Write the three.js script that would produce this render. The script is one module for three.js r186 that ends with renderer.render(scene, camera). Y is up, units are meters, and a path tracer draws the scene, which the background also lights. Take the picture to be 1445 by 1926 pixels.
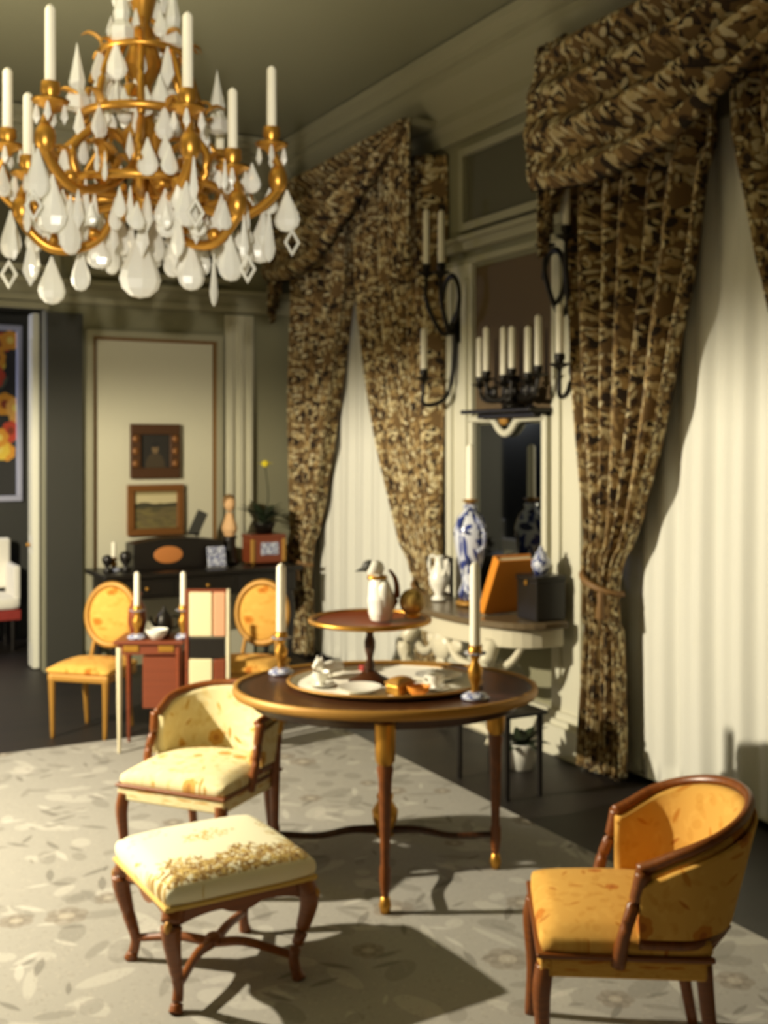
import * as THREE from 'three';
import { RoundedBoxGeometry } from 'three/addons/geometries/RoundedBoxGeometry.js';
import { mergeGeometries, mergeVertices } from 'three/addons/utils/BufferGeometryUtils.js';

// ---------------------------------------------------------------- camera, light, exposure
const scene = new THREE.Scene();
scene.background = new THREE.Color(0x05060a);
const camera = new THREE.PerspectiveCamera(2 * Math.atan(1089 / 2109) * 180 / Math.PI, 1445 / 2178, 0.05, 60);
camera.setViewOffset(1445, 2178, 0, 252, 1445, 1926);
camera.position.set(0, 1.77, 0);
{ const a = 28.5 * Math.PI / 180; camera.lookAt(Math.sin(a), 1.77, -Math.cos(a)); }
camera.focus = 0.9; camera.userData.fStop = 9;      // the photograph is soft all over: focused too near
scene.add(camera);
const renderer = new THREE.WebGLRenderer();
renderer.toneMapping = THREE.LinearToneMapping;
renderer.toneMappingExposure = 1.0;
renderer.shadowMap.enabled = true;

const LAMP = new THREE.Vector3(-1.15, 2.5, -5.3);          // main lamp, out of view, lights the room from the left
const key = new THREE.SpotLight(0xfff3d8, 108, 0, 88 * Math.PI / 180, 0.1, 2);
key.position.copy(LAMP); key.target.position.set(LAMP.x + 0.055, LAMP.y - 1, LAMP.z + 0.01); key.shadow.radius = 2; key.castShadow = true;
key.name = 'unseen_left_lamp_light';
const up = new THREE.SpotLight(0xfaf0cf, 95, 0, 66 * Math.PI / 180, 0.5, 2);   // added fill lamp, out of view, brightens the ceiling
up.position.set(-1.3, 1.9, -4.0); up.target.position.set(-1.05, 4.3, -4.2); up.shadow.radius = 5; up.castShadow = true; up.name = 'ceiling_fill_lamp_light';
const pin = new THREE.SpotLight(0xfff6e4, 50, 0, 13 * Math.PI / 180, 0.5, 2);   // out of view behind the camera, placed to light the chandelier
pin.position.set(-0.35, 2.0, 0.3); pin.target.position.set(1.18, 2.85, -4.02); pin.shadow.radius = 2; pin.castShadow = true; pin.name = 'unseen_chandelier_lamp_light';
scene.add(key, key.target, up, up.target, pin, pin.target);

// ---------------------------------------------------------------- helpers
let seed = 12345;
const rnd = () => { seed = (seed * 1664525 + 1013904223) >>> 0; return seed / 4294967296; };
const rr = (a, b) => a + (b - a) * rnd();
const V = (x, y, z) => new THREE.Vector3(x, y, z);
const PI = Math.PI;
const taken = new Map();
function numbered(n) { const k = taken.get(n) || 0; taken.set(n, k + 1); return k ? n + '_' + String(k).padStart(3, '0') : n; }
function prep(g) {
  g = g.index ? g.toNonIndexed() : g.clone();
  for (const k of Object.keys(g.attributes)) if (!['position', 'normal', 'uv'].includes(k)) g.deleteAttribute(k);
  if (!g.attributes.uv) g.setAttribute('uv', new THREE.BufferAttribute(new Float32Array(g.attributes.position.count * 2), 2));
  if (!g.attributes.normal) g.computeVertexNormals();
  return g;
}
const join = (gs) => Array.isArray(gs) ? (gs.length === 1 ? gs[0] : mergeGeometries(gs.map(prep))) : gs;
function part(name, geos, mat, parent) {
  const m = new THREE.Mesh(join(geos), mat);
  m.name = name; m.castShadow = m.receiveShadow = true;
  (parent || scene).add(m);
  return m;
}
function thing(name, label, category, pos = [0, 0, 0], turn = 0, group) {
  const o = new THREE.Group(); o.name = numbered(name); scene.add(o);
  o.position.set(...pos); o.rotation.y = turn; o.userData = { label, category };
  if (group) o.userData.group = group;
  return o;
}
function one(name, geos, mat, label, category, group) {
  const m = part(numbered(name), geos, mat); m.userData = { label, category }; if (group) m.userData.group = group; return m;
}
function struct(name, geos, mat, label, category) {
  const m = part(numbered(name), geos, mat); m.userData = { kind: 'structure', label, category }; return m;
}
const mv = (g, x, y, z) => g.translate(x, y, z);
const bx = (w, h, d, x = 0, y = 0, z = 0) => mv(new THREE.BoxGeometry(w, h, d), x, y, z);
const rb = (w, h, d, x = 0, y = 0, z = 0, r = 0.006) => mv(new RoundedBoxGeometry(w, h, d, 2, Math.min(r, w / 2.1, h / 2.1, d / 2.1)), x, y, z);
const b2 = (x0, x1, y0, y1, z0, z1) => bx(x1 - x0, y1 - y0, z1 - z0, (x0 + x1) / 2, (y0 + y1) / 2, (z0 + z1) / 2);
const lathe = (pts, seg = 24) => new THREE.LatheGeometry(pts.map(p => new THREE.Vector2(p[0], p[1])), seg);
const sph = (r, x = 0, y = 0, z = 0, sx = 1, sy = 1, sz = 1) => mv(new THREE.SphereGeometry(r, 18, 12).scale(sx, sy, sz), x, y, z);
const cyl = (r0, r1, h, x = 0, y = 0, z = 0, seg = 20) => mv(new THREE.CylinderGeometry(r1, r0, h, seg), x, y + h / 2, z);
// rings: arrays of Vector3 (closed); skin them, cap both ends
function loft(rings, uvf, caps = true) {
  const n = rings[0].length, pos = [], uv = [], idx = [];
  rings.forEach((r, i) => { for (let j = 0; j <= n; j++) { const p = r[j % n]; pos.push(p.x, p.y, p.z); const t = uvf ? uvf(i, j, p) : [j / n, i / (rings.length - 1)]; uv.push(...t); } });
  const w = n + 1;
  for (let i = 0; i < rings.length - 1; i++) for (let j = 0; j < n; j++) { const a = i * w + j, b = a + 1, c = a + w, d = c + 1; idx.push(a, b, c, b, d, c); }
  if (caps) for (const [i, flip] of [[0, 1], [rings.length - 1, 0]]) {
    const c = pos.length / 3, m = rings[i].reduce((s, p) => s.add(p), V(0, 0, 0)).multiplyScalar(1 / n);
    pos.push(m.x, m.y, m.z); uv.push(...(uvf ? uvf(i, 0, m) : [0.5, 0.5]));
    for (let j = 0; j < n; j++) { const a = i * w + j, b = a + 1; flip ? idx.push(c, b, a) : idx.push(c, a, b); }
  }
  const g = new THREE.BufferGeometry();
  g.setAttribute('position', new THREE.Float32BufferAttribute(pos, 3));
  g.setAttribute('uv', new THREE.Float32BufferAttribute(uv, 2));
  g.setIndex(idx); g.computeVertexNormals();
  return g;
}
// tapered round limb through points with radii
function limb(pts, radii, seg = 10, n = 16, flat = 1) {
  const c = new THREE.CatmullRomCurve3(pts.map(p => V(...p))), fr = c.computeFrenetFrames(n, false), rings = [], grounded = pts.some(p => p[1] === 0);
  for (let i = 0; i <= n; i++) {
    const t = i / n, p = c.getPoint(t), q = t * (radii.length - 1), k = Math.min(radii.length - 2, Math.floor(q)), r = radii[k] + (radii[k + 1] - radii[k]) * (q - k);
    const ti = c.getTangent(t), up0 = Math.abs(ti.y) > 0.95 ? V(1, 0, 0) : V(0, 1, 0), bn = V().crossVectors(ti, up0).normalize(), nn = V().crossVectors(bn, ti).normalize(), ring = [];
    for (let j = 0; j < seg; j++) { const a = j / seg * 2 * PI; ring.push(p.clone().addScaledVector(bn, Math.cos(a) * r).addScaledVector(nn, Math.sin(a) * r * flat)); }
    if (grounded) for (const p of ring) p.y = Math.max(0, p.y);
    rings.push(ring);
  }
  return loft(rings);
}
// padded cushion with domed top, uv planar
function cushion(w, d, h, dome, bulge = 0.012, n = 18) {
  let g = new THREE.BoxGeometry(w, h, d, n, 5, n);
  const p = g.attributes.position;
  for (let i = 0; i < p.count; i++) {
    let x = p.getX(i), y = p.getY(i), z = p.getZ(i);
    const u = x / (w / 2), v = z / (d / 2), t = y / (h / 2);
    const e = Math.max(Math.abs(u), Math.abs(v)), corner = Math.pow(Math.abs(u * v), 6);
    const bul = bulge * (1 - t * t);
    x *= 1 + (bul * 2 / w) * (Math.abs(u) > 0.98 ? 1 : 0) - 0.03 * corner; z *= 1 + (bul * 2 / d) * (Math.abs(v) > 0.98 ? 1 : 0) - 0.03 * corner;
    if (t > 0.9) y += dome * Math.pow(Math.max(0, 1 - u * u), 0.55) * Math.pow(Math.max(0, 1 - v * v), 0.55) - 0.006 * (e > 0.98 ? 1 : 0);
    p.setXYZ(i, x, y + h / 2, z);
  }
  g.deleteAttribute('uv'); g.deleteAttribute('normal'); g = mergeVertices(g, 1e-4);
  const q = g.attributes.position, uv = new Float32Array(q.count * 2);
  for (let i = 0; i < q.count; i++) { uv[2 * i] = q.getX(i) / w + 0.5; uv[2 * i + 1] = 0.5 - q.getZ(i) / d; }
  g.setAttribute('uv', new THREE.BufferAttribute(uv, 2)); g.computeVertexNormals();
  return g;
}
// cloth with thickness: S(u,v) -> Vector3, U(u,v) -> uv in metres; thick along vector T
function cloth(S, U, nu, nv, T) {
  const rings = [], uvs = [];
  for (let i = 0; i <= nv; i++) {
    const r = [], t = [];
    for (let j = 0; j <= nu; j++) { r.push(S(j / nu, i / nv)); t.push(U(j / nu, i / nv)); }
    for (let j = nu; j >= 0; j--) { r.push(S(j / nu, i / nv).add(T)); t.push(U(j / nu, i / nv)); }
    rings.push(r); uvs.push(t);
  }
  return loft(rings, (i, j) => uvs[i][j % uvs[i].length], true);
}
function table1(tbl, h) {                       // smooth interpolation of [h, value] pairs, h descending
  if (h >= tbl[0][0]) return tbl[0][1];
  for (let i = 0; i < tbl.length - 1; i++) {
    const [h0, z0] = tbl[i], [h1, z1] = tbl[i + 1];
    if (h >= h1) {
      const t = (h0 - h) / (h0 - h1), zm = i ? tbl[i - 1][1] : z0, zp = i + 2 < tbl.length ? tbl[i + 2][1] : z1;
      const m0 = (z1 - zm) / 2, m1 = (zp - z0) / 2, t2 = t * t, t3 = t2 * t;
      return (2 * t3 - 3 * t2 + 1) * z0 + (t3 - 2 * t2 + t) * m0 + (-2 * t3 + 3 * t2) * z1 + (t3 - t2) * m1;
    }
  }
  return tbl[tbl.length - 1][1];
}

// ---------------------------------------------------------------- textures and materials
function canvas(w, h, draw) {
  const c = document.createElement('canvas'); c.width = w; c.height = h;
  draw(c.getContext('2d'), w, h);
  const t = new THREE.CanvasTexture(c); t.colorSpace = THREE.SRGBColorSpace; t.wrapS = t.wrapT = THREE.RepeatWrapping; return t;
}
const rgba = (hex, a) => 'rgba(' + (hex >> 16) + ',' + (hex >> 8 & 255) + ',' + (hex & 255) + ',' + a + ')';
function leafShape(g, x, y, l, w, a, col) {
  g.save(); g.translate(x, y); g.rotate(a); g.fillStyle = col; g.beginPath(); g.moveTo(0, 0); g.quadraticCurveTo(l / 2, -w, l, 0); g.quadraticCurveTo(l / 2, w, 0, 0); g.fill(); g.restore();
}
function flower(g, x, y, r, col, col2, n = 6) {
  for (let k = 0; k < n; k++) { const a = k / n * 2 * PI + x; g.fillStyle = col; g.beginPath(); g.arc(x + Math.cos(a) * r * 0.6, y + Math.sin(a) * r * 0.6, r * 0.5, 0, 2 * PI); g.fill(); }
  g.fillStyle = col2; g.beginPath(); g.arc(x, y, r * 0.4, 0, 2 * PI); g.fill();
}
function wrapDraw(g, w, h, f) { for (const dx of [-w, 0, w]) for (const dy of [-h, 0, h]) { g.save(); g.translate(dx, dy); f(); g.restore(); } }
const damaskTex = canvas(512, 512, (g, w, h) => {       // cream scrolls and flowers on brown
  g.fillStyle = '#755c38'; g.fillRect(0, 0, w, h);
  const cream = ['#c4b184', '#b09868', '#d6caa4', '#a68a5a'], dark = ['#31251a', '#43301c', '#2a2016'];
  const put = (x, y, l, wd, a, c) => wrapDraw(g, w, h, () => leafShape(g, x, y, l, wd, a, c));
  const blob = (x, y, r1, r2, a, c) => wrapDraw(g, w, h, () => { g.fillStyle = c; g.beginPath(); g.ellipse(x, y, r1, r2, a, 0, 6.3); g.fill(); });
  for (let k = 0; k < 60; k++) blob(rr(0, w), rr(0, h), rr(12, 36), rr(10, 26), rr(0, 3), dark[k % 3]);
  for (let k = 0; k < 110; k++) blob(rr(0, w), rr(0, h), rr(10, 36), rr(8, 20), rr(0, 3), cream[k % 4]);
  for (let k = 0; k < 90; k++) put(rr(0, w), rr(0, h), rr(30, 72), rr(10, 20), rr(0, 6.3), k % 5 < 2 ? cream[k % 4] : dark[k % 3]);
  for (let k = 0; k < 30; k++) put(rr(0, w), rr(0, h), rr(30, 60), rr(14, 26), rr(0, 6.3), '#cabb90');
  for (let k = 0; k < 60; k++) put(rr(0, w), rr(0, h), rr(20, 50), rr(6, 11), rr(0, 6.3), k % 2 ? dark[0] : '#a08452');
});
const tapTex = canvas(512, 512, (g, w, h) => {          // cream ground, ochre bouquets
  g.fillStyle = '#dccfa0'; g.fillRect(0, 0, w, h);
  for (let k = 0; k < 240; k++) { g.fillStyle = rgba(rnd() < 0.5 ? 0xc9b06c : 0xe9dfba, 0.35); g.beginPath(); g.ellipse(rr(0, w), rr(0, h), rr(6, 26), rr(4, 14), rr(0, 3), 0, 6.3); g.fill(); }
  for (let k = 0; k < 26; k++) { const x = rr(0, w), y = rr(0, h), l = rr(28, 60), a = rr(0, 6.3), c = rnd() < 0.5 ? '#c4a052' : '#b88c44'; wrapDraw(g, w, h, () => leafShape(g, x, y, l, l * 0.25, a, c)); }
  for (let k = 0; k < 8; k++) { const x = rr(0, w), y = rr(0, h), r = rr(18, 34); wrapDraw(g, w, h, () => flower(g, x, y, r, '#c79a4c', '#ad7a38')); }
});
const stoolTex = canvas(512, 512, (g, w, h) => {        // near edge (v = 0) is the bottom of the canvas
  g.fillStyle = '#e2dcbc'; g.fillRect(0, 0, w, h);
  for (let k = 0; k < 60; k++) { const a = rr(0, 6.3), r = rr(0.2, 1); leafShape(g, 256 + Math.cos(a) * 92 * r, 225 + Math.sin(a) * 58 * r, rr(16, 34), 7, rr(0, 6.3), rnd() < 0.6 ? '#c2a95c' : '#b0944a'); }
  for (let k = 0; k < 700; k++) { const x = rr(0, w), y = h - Math.pow(rnd(), 1.25) * (125 + 28 * Math.sin(x / 38)); leafShape(g, x, y, rr(18, 42), rr(5, 10), rr(0, 6.3), ['#8d6d34', '#a98a48', '#7a5a2a', '#c3a860'][Math.floor(rnd() * 4)]); }
  for (let k = 0; k < 60; k++) leafShape(g, w - rr(0, 70), rr(120, h), rr(14, 34), 6, rr(0, 6.3), rnd() < 0.5 ? '#a98a48' : '#c3a860');
  for (let k = 0; k < 26; k++) leafShape(g, rr(10, 130), rr(20, 130), rr(12, 30), 5, rr(0, 6.3), '#cdb978');
});
const carpetTex = canvas(1024, 1024, (g, w, h) => {
  g.fillStyle = '#96938b'; g.fillRect(0, 0, w, h);
  const sp = (n, c, a, s0, s1) => { for (let k = 0; k < n; k++) { const x = rr(0, w), y = rr(0, h), r1 = rr(s0, s1), r2 = rr(s0, s1) * 0.5, an = rr(0, 3); wrapDraw(g, w, h, () => { g.fillStyle = rgba(c, a); g.beginPath(); g.ellipse(x, y, r1, r2, an, 0, 6.3); g.fill(); }); } };
  sp(90, 0xb4b0a6, 0.5, 14, 50); sp(90, 0x716d66, 0.4, 12, 44);
  for (let k = 0; k < 150; k++) { const x = rr(0, w), y = rr(0, h), l = rr(24, 72), a = rr(0, 6.3), c = rnd() < 0.55 ? rgba(0x5c5851, 0.5) : rgba(0xc2beb4, 0.5); wrapDraw(g, w, h, () => leafShape(g, x, y, l, l * 0.22, a, c)); }
  for (let k = 0; k < 16; k++) { const x = rr(0, w), y = rr(0, h), r = rr(18, 36); wrapDraw(g, w, h, () => flower(g, x, y, r, rgba(0x6d6458, 0.4), rgba(0xb8b0a0, 0.5))); }
  sp(5000, 0x5c564c, 0.18, 1, 4); sp(4000, 0xd0c9b8, 0.18, 1, 4);
});
carpetTex.repeat.set(1 / 2.3, 1 / 2.3);
function woodTex(base, dark) {
  return canvas(256, 256, (g, w, h) => {
    g.fillStyle = base; g.fillRect(0, 0, w, h);
    for (let k = 0; k < 220; k++) { const y = rr(0, h); g.strokeStyle = rgba(dark, rr(0.05, 0.3)); g.lineWidth = rr(0.5, 2.4); g.beginPath(); g.moveTo(0, y); g.bezierCurveTo(w / 3, y + rr(-6, 6), 2 * w / 3, y + rr(-6, 6), w, y); g.stroke(); }
  });
}
const std = (color, roughness = 0.6, metalness = 0, extra = {}) => new THREE.MeshStandardMaterial({ color, roughness, metalness, ...extra });
const phys = (o) => new THREE.MeshPhysicalMaterial(o);
const M = {
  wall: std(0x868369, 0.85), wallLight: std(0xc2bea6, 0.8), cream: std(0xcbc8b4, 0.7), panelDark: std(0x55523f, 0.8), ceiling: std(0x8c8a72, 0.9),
  moulding: std(0x9b977e, 0.75), charcoal: std(0x35352f, 0.6), brownLine: std(0x76562c, 0.6),
  floor: std(0xffffff, 0.5, 0, { map: woodTex('#1d1712', 0x0a0806) }),
  carpet: std(0xffffff, 1, 0, { map: carpetTex }),
  damask: std(0xffffff, 0.95, 0, { map: damaskTex }),
  sheer: std(0xdcdbd0, 0.95), tap: std(0xffffff, 0.95, 0, { map: tapTex }), tapGold: std(0xf2c578, 0.95, 0, { map: tapTex }), stool: std(0xffffff, 0.95, 0, { map: stoolTex }),
  piping: std(0xc9a95a, 0.8),
  wood: std(0xffffff, 0.35, 0, { map: woodTex('#7d4518', 0x5a2c0e) }), woodDark: std(0xffffff, 0.3, 0, { map: woodTex('#4a2a14', 0x160a04) }), mahogany: std(0xffffff, 0.35, 0, { map: woodTex('#7c3c22', 0x5c2814) }),
  ebony: std(0x17130f, 0.35), gilt: std(0xc4903c, 0.36, 0.8), giltPaint: std(0xa97c34, 0.5, 0.3), bronze: std(0x1c1812, 0.4, 0.5), silver: std(0xc8c6bc, 0.25, 0.9),
  candle: std(0xf1ecd8, 0.55), porcelain: phys({ color: 0xf0eee2, roughness: 0.25, clearcoat: 0.6 }), ivory: std(0xd9cfae, 0.5),
  crystal: phys({ color: 0xf8f8f2, roughness: 0.2, transmission: 0.35, ior: 1.54, thickness: 0, flatShading: true, clearcoat: 1, clearcoatRoughness: 0.05 }),
  mirror: std(0x8a8c88, 0.04, 1), darkGlass: phys({ color: 0x0c1016, roughness: 0.05 }), orange: std(0xd9861c, 0.6), leaf: std(0x24301a, 0.6), yellow: std(0xe6d22a, 0.7), peach: std(0xd2a878, 0.7),
  red: std(0x8a2a20, 0.8), pink: std(0xcf9a76, 0.9), creamCloth: std(0xe0d0a6, 0.95), blue: std(0x3a4a8a, 0.4), medallion: std(0xb8743a, 0.5), white: std(0xe8e4d6, 0.7), marble: std(0xcfc8b0, 0.3),
};
const blueWhiteTex = canvas(256, 256, (g, w, h) => {
  g.fillStyle = '#d4d8e4'; g.fillRect(0, 0, w, h);
  for (let k = 0; k < 210; k++) { const x = rr(0, w), y = rr(0, h), l = rr(14, 44), a = rr(0, 6.3), c = rnd() < 0.6 ? '#2c3c84' : '#1b2450'; wrapDraw(g, w, h, () => leafShape(g, x, y, l, l * 0.32, a, c)); }
});
M.blueWhite = phys({ color: 0xffffff, map: blueWhiteTex, roughness: 0.2, clearcoat: 0.7 });

// ---------------------------------------------------------------- the room
const XR = 4.0, ZB = -8.9, XL = -1.7, ZF = 1.0, HC = 4.32;
struct('floor', [b2(XL - 0.2, XR + 0.5, -0.12, 0, -11.2, ZF + 0.2)], M.floor, 'dark polished wooden floor of the salon', 'floor');
struct('ceiling', [b2(XL - 0.2, XR + 0.5, HC, HC + 0.15, ZB - 0.2, ZF + 0.2)], M.ceiling, 'plain grey green ceiling above the chandelier', 'ceiling');
struct('wall_left', [b2(XL - 0.2, XL, 0, HC, ZB - 0.2, ZF + 0.2)], std(0x3b3426, 0.8), 'unseen left wall, kept dark to cut bounced light', 'wall');  // never in view; dark colour chosen to keep bounce light low
struct('wall_front', [b2(XL, XR, 0, HC, ZF, ZF + 0.2)], std(0x3b3426, 0.8), 'unseen wall behind the viewer, kept dark to cut bounced light', 'wall');  // out of view as well, dark so the shadows stay deep
// right wall with two window openings
const W1 = [-8.66, -6.46], W2 = [-4.88, -2.78], WH = 3.35;
const wr = struct('wall_right', [
  b2(XR, XR + 0.35, 0, HC, ZB - 0.2, W1[0]), b2(XR, XR + 0.35, 0, HC, W1[1], W2[0]), b2(XR, XR + 0.35, 0, HC, W2[1], ZF + 0.2),
  b2(XR, XR + 0.35, WH, HC, W1[0], W1[1]), b2(XR, XR + 0.35, WH, HC, W2[0], W2[1]),
], M.wall, 'grey green panelled wall with two curtained windows', 'wall');
// frieze panel over the pier
function frame(z0, z1, h0, h1, w, t, x) {        // rectangular moulding on the right wall
  return [b2(x - t, x, h0, h0 + w, z0, z1), b2(x - t, x, h1 - w, h1, z0, z1), b2(x - t, x, h0 + w, h1 - w, z0, z0 + w), b2(x - t, x, h0 + w, h1 - w, z1 - w, z1)];
}
part('frieze_panel', [b2(XR - 0.012, XR, 3.22, 3.66, -6.2, -5.27)], M.panelDark, wr);
part('frieze_moulding', frame(-6.26, -5.21, 3.17, 3.71, 0.05, 0.045, XR), M.moulding, wr);
part('pier_moulding', [b2(XR - 0.05, XR, 3.04, 3.1, -6.5, -4.85), b2(XR - 0.08, XR, 3.1, 3.13, -6.5, -4.85), b2(XR - 0.03, XR, 2.95, 2.99, -6.5, -4.85)], M.moulding, wr);
part('pier_pilaster', [b2(XR - 0.03, XR, 0.16, 2.95, -6.44, -6.12), b2(XR - 0.05, XR - 0.03, 0.4, 2.85, -6.4, -6.34), b2(XR - 0.05, XR - 0.03, 0.4, 2.85, -6.22, -6.16)], M.cream, wr);
part('pier_pilaster', [b2(XR - 0.03, XR, 0.16, 2.95, -5.27, -4.92), b2(XR - 0.05, XR - 0.03, 0.4, 2.85, -5.23, -5.17), b2(XR - 0.05, XR - 0.03, 0.4, 2.85, -5.04, -4.98)], M.cream, wr);
part('upper_panel', [b2(XR - 0.012, XR, 1.98, 2.92, -6.1, -5.29)], std(0x57452a, 0.7), wr);
struct('baseboard_right', [b2(XR - 0.1, XR, 0, 0.17, -6.5, -4.75), b2(XR - 0.075, XR, 0.17, 0.2, -6.5, -4.75), b2(XR - 0.05, XR, 0.2, 0.24, -6.5, -4.75)], M.cream, 'cream stepped skirting of the pier between the windows', 'baseboard');
// cornice: profile swept along right and back walls
const prof = [[0, 3.78], [0.03, 3.78], [0.04, 3.86], [0.07, 3.9], [0.07, 3.96], [0.1, 4.0], [0.2, 4.12], [0.2, 4.17], [0.24, 4.18], [0.24, 4.22], [0.3, 4.25], [0.3, 4.3], [0, 4.3]];
function sweep(f0, f1) { return loft([prof.map(p => f0(p)), prof.map(p => f1(p))]).toNonIndexed(); }
const flat = (g) => { g.computeVertexNormals(); return g; };
struct('trim_1', [flat(sweep(p => V(XR - p[0], p[1], ZB), p => V(XR - p[0], p[1], ZF)))], M.moulding, 'long stepped cornice above the curtained windows', 'cornice');
struct('trim_2', [flat(sweep(p => V(XR, p[1], ZB + p[0]), p => V(XL, p[1], ZB + p[0])))], M.moulding, 'stepped cornice above the far wall', 'cornice');
// windows
[W1, W2].forEach((w, i) => {
  const zc = (w[0] + w[1]) / 2, win = thing('window_' + (i + 1), i ? 'tall window behind the right white sheer' : 'tall window behind the far white sheer', 'window', [XR + 0.2, 0, zc]);
  win.userData.kind = 'structure';
  const hw = (w[1] - w[0]) / 2;
  part('window_frame', [b2(-0.03, 0.03, 0.0, 0.12, -hw, hw), b2(-0.03, 0.03, WH - 0.1, WH, -hw, hw), b2(-0.03, 0.03, 0.12, WH - 0.1, -hw, -hw + 0.09), b2(-0.03, 0.03, 0.12, WH - 0.1, hw - 0.09, hw), b2(-0.03, 0.03, 0.12, WH - 0.1, -0.05, 0.05), b2(-0.02, 0.02, 1.2, 1.24, -hw + 0.09, -0.05), b2(-0.02, 0.02, 1.2, 1.24, 0.05, hw - 0.09), b2(-0.02, 0.02, 2.3, 2.34, -hw + 0.09, -0.05), b2(-0.02, 0.02, 2.3, 2.34, 0.05, hw - 0.09)], M.cream, win);
  for (const s of [-1, 1]) for (const [a, b] of [[0.12, 1.2], [1.24, 2.3], [2.34, WH - 0.1]]) part('pane', [b2(-0.004, 0.004, a, b, s < 0 ? -hw + 0.09 : 0.05, s < 0 ? -0.05 : hw - 0.09)], M.darkGlass, win);
});
// back wall with doorway on the left
const DX0 = 0.6, DX1 = 1.84, DH = 2.82;
const wb = struct('wall_back', [b2(XL - 0.2, DX0, 0, HC, ZB - 0.15, ZB), b2(DX0, DX1, DH, HC, ZB - 0.15, ZB), b2(DX1, XR + 0.2, 0, HC, ZB - 0.15, ZB)], M.wall, 'far panelled wall with two small pictures and a doorway', 'wall');
const zb = ZB;
part('dark_pilaster', [b2(1.845, 2.12, 0, 2.8, zb, zb + 0.04)], M.charcoal, wb);
part('light_panel', [b2(2.24, 3.2, 0.2, 2.62, zb, zb + 0.012)], M.wallLight, wb);
function bframe(x0, x1, h0, h1, w, t) { return [b2(x0, x1, h0, h0 + w, zb, zb + t), b2(x0, x1, h1 - w, h1, zb, zb + t), b2(x0, x0 + w, h0 + w, h1 - w, zb, zb + t), b2(x1 - w, x1, h0 + w, h1 - w, zb, zb + t)]; }
part('panel_moulding', bframe(2.15, 3.28, 0.15, 2.68, 0.05, 0.05), M.moulding, wb);
part('panel_fillet', bframe(2.2, 3.23, 0.2, 2.63, 0.025, 0.03), M.brownLine, wb);
part('narrow_pilaster', [b2(3.31, 3.56, 0, 2.86, zb, zb + 0.03), b2(3.33, 3.37, 0.3, 2.8, zb + 0.03, zb + 0.05), b2(3.42, 3.46, 0.3, 2.8, zb + 0.03, zb + 0.05), b2(3.51, 3.54, 0.3, 2.8, zb + 0.03, zb + 0.05)], M.wallLight, wb);
part('band_moulding', [b2(XL, XR, 2.88, 2.93, zb, zb + 0.06), b2(XL, XR, 2.93, 3.02, zb, zb + 0.03), b2(XL, XR, 3.02, 3.06, zb, zb + 0.09)], M.moulding, wb);
for (const [a, b] of [[0.7, 1.9], [2.1, 3.3]]) { part('frieze_panel', [b2(a, b, 3.16, 3.66, zb, zb + 0.01)], M.panelDark, wb); part('frieze_moulding', bframe(a - 0.05, b + 0.05, 3.11, 3.71, 0.05, 0.04), M.moulding, wb); }
struct('trim_3', [b2(DX0 - 0.1, DX0, 0, DH, ZB - 0.16, ZB + 0.03), b2(DX0 - 0.1, DX1 + 0.02, DH, DH + 0.05, ZB - 0.16, ZB + 0.045)], M.moulding, 'plain casing of the doorway at the left', 'door casing');
const dr = thing('door_1', 'tall pale door leaf folded back in the doorway', 'door', [DX1 - 0.035, 0.01, ZB - 0.17]); dr.userData.kind = 'structure';
part('leaf', [rb(0.05, DH - 0.02, 0.55, 0, (DH - 0.02) / 2, -0.275, 0.006).scale(1, 1, 0.32)], std(0xd6d5c6, 0.6), dr);
part('door_panel', [b2(-0.03, -0.025, 0.2, 0.9, -0.15, -0.025), b2(-0.03, -0.025, 1.05, 2.6, -0.15, -0.025)], std(0xc9c8b6, 0.6), dr);
part('handle', [sph(0.016, -0.045, 0.97, -0.09), cyl(0.007, 0.007, 0.03, 0, 0, 0).rotateZ(PI / 2).translate(-0.02, 0.97, -0.09)], M.gilt, dr);
// anteroom behind the doorway
struct('wall_anteroom', [b2(-0.4, 3.0, 0, 3.1, -10.75, -10.6), b2(-0.55, -0.4, 0, 3.1, -10.75, ZB - 0.15), b2(2.7, 2.85, 0, 3.1, -10.6, ZB - 0.15), b2(-0.4, 2.7, 3.0, 3.1, -10.6, ZB - 0.15)], M.charcoal, 'dark walls of the small anteroom seen through the doorway', 'wall');

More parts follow.
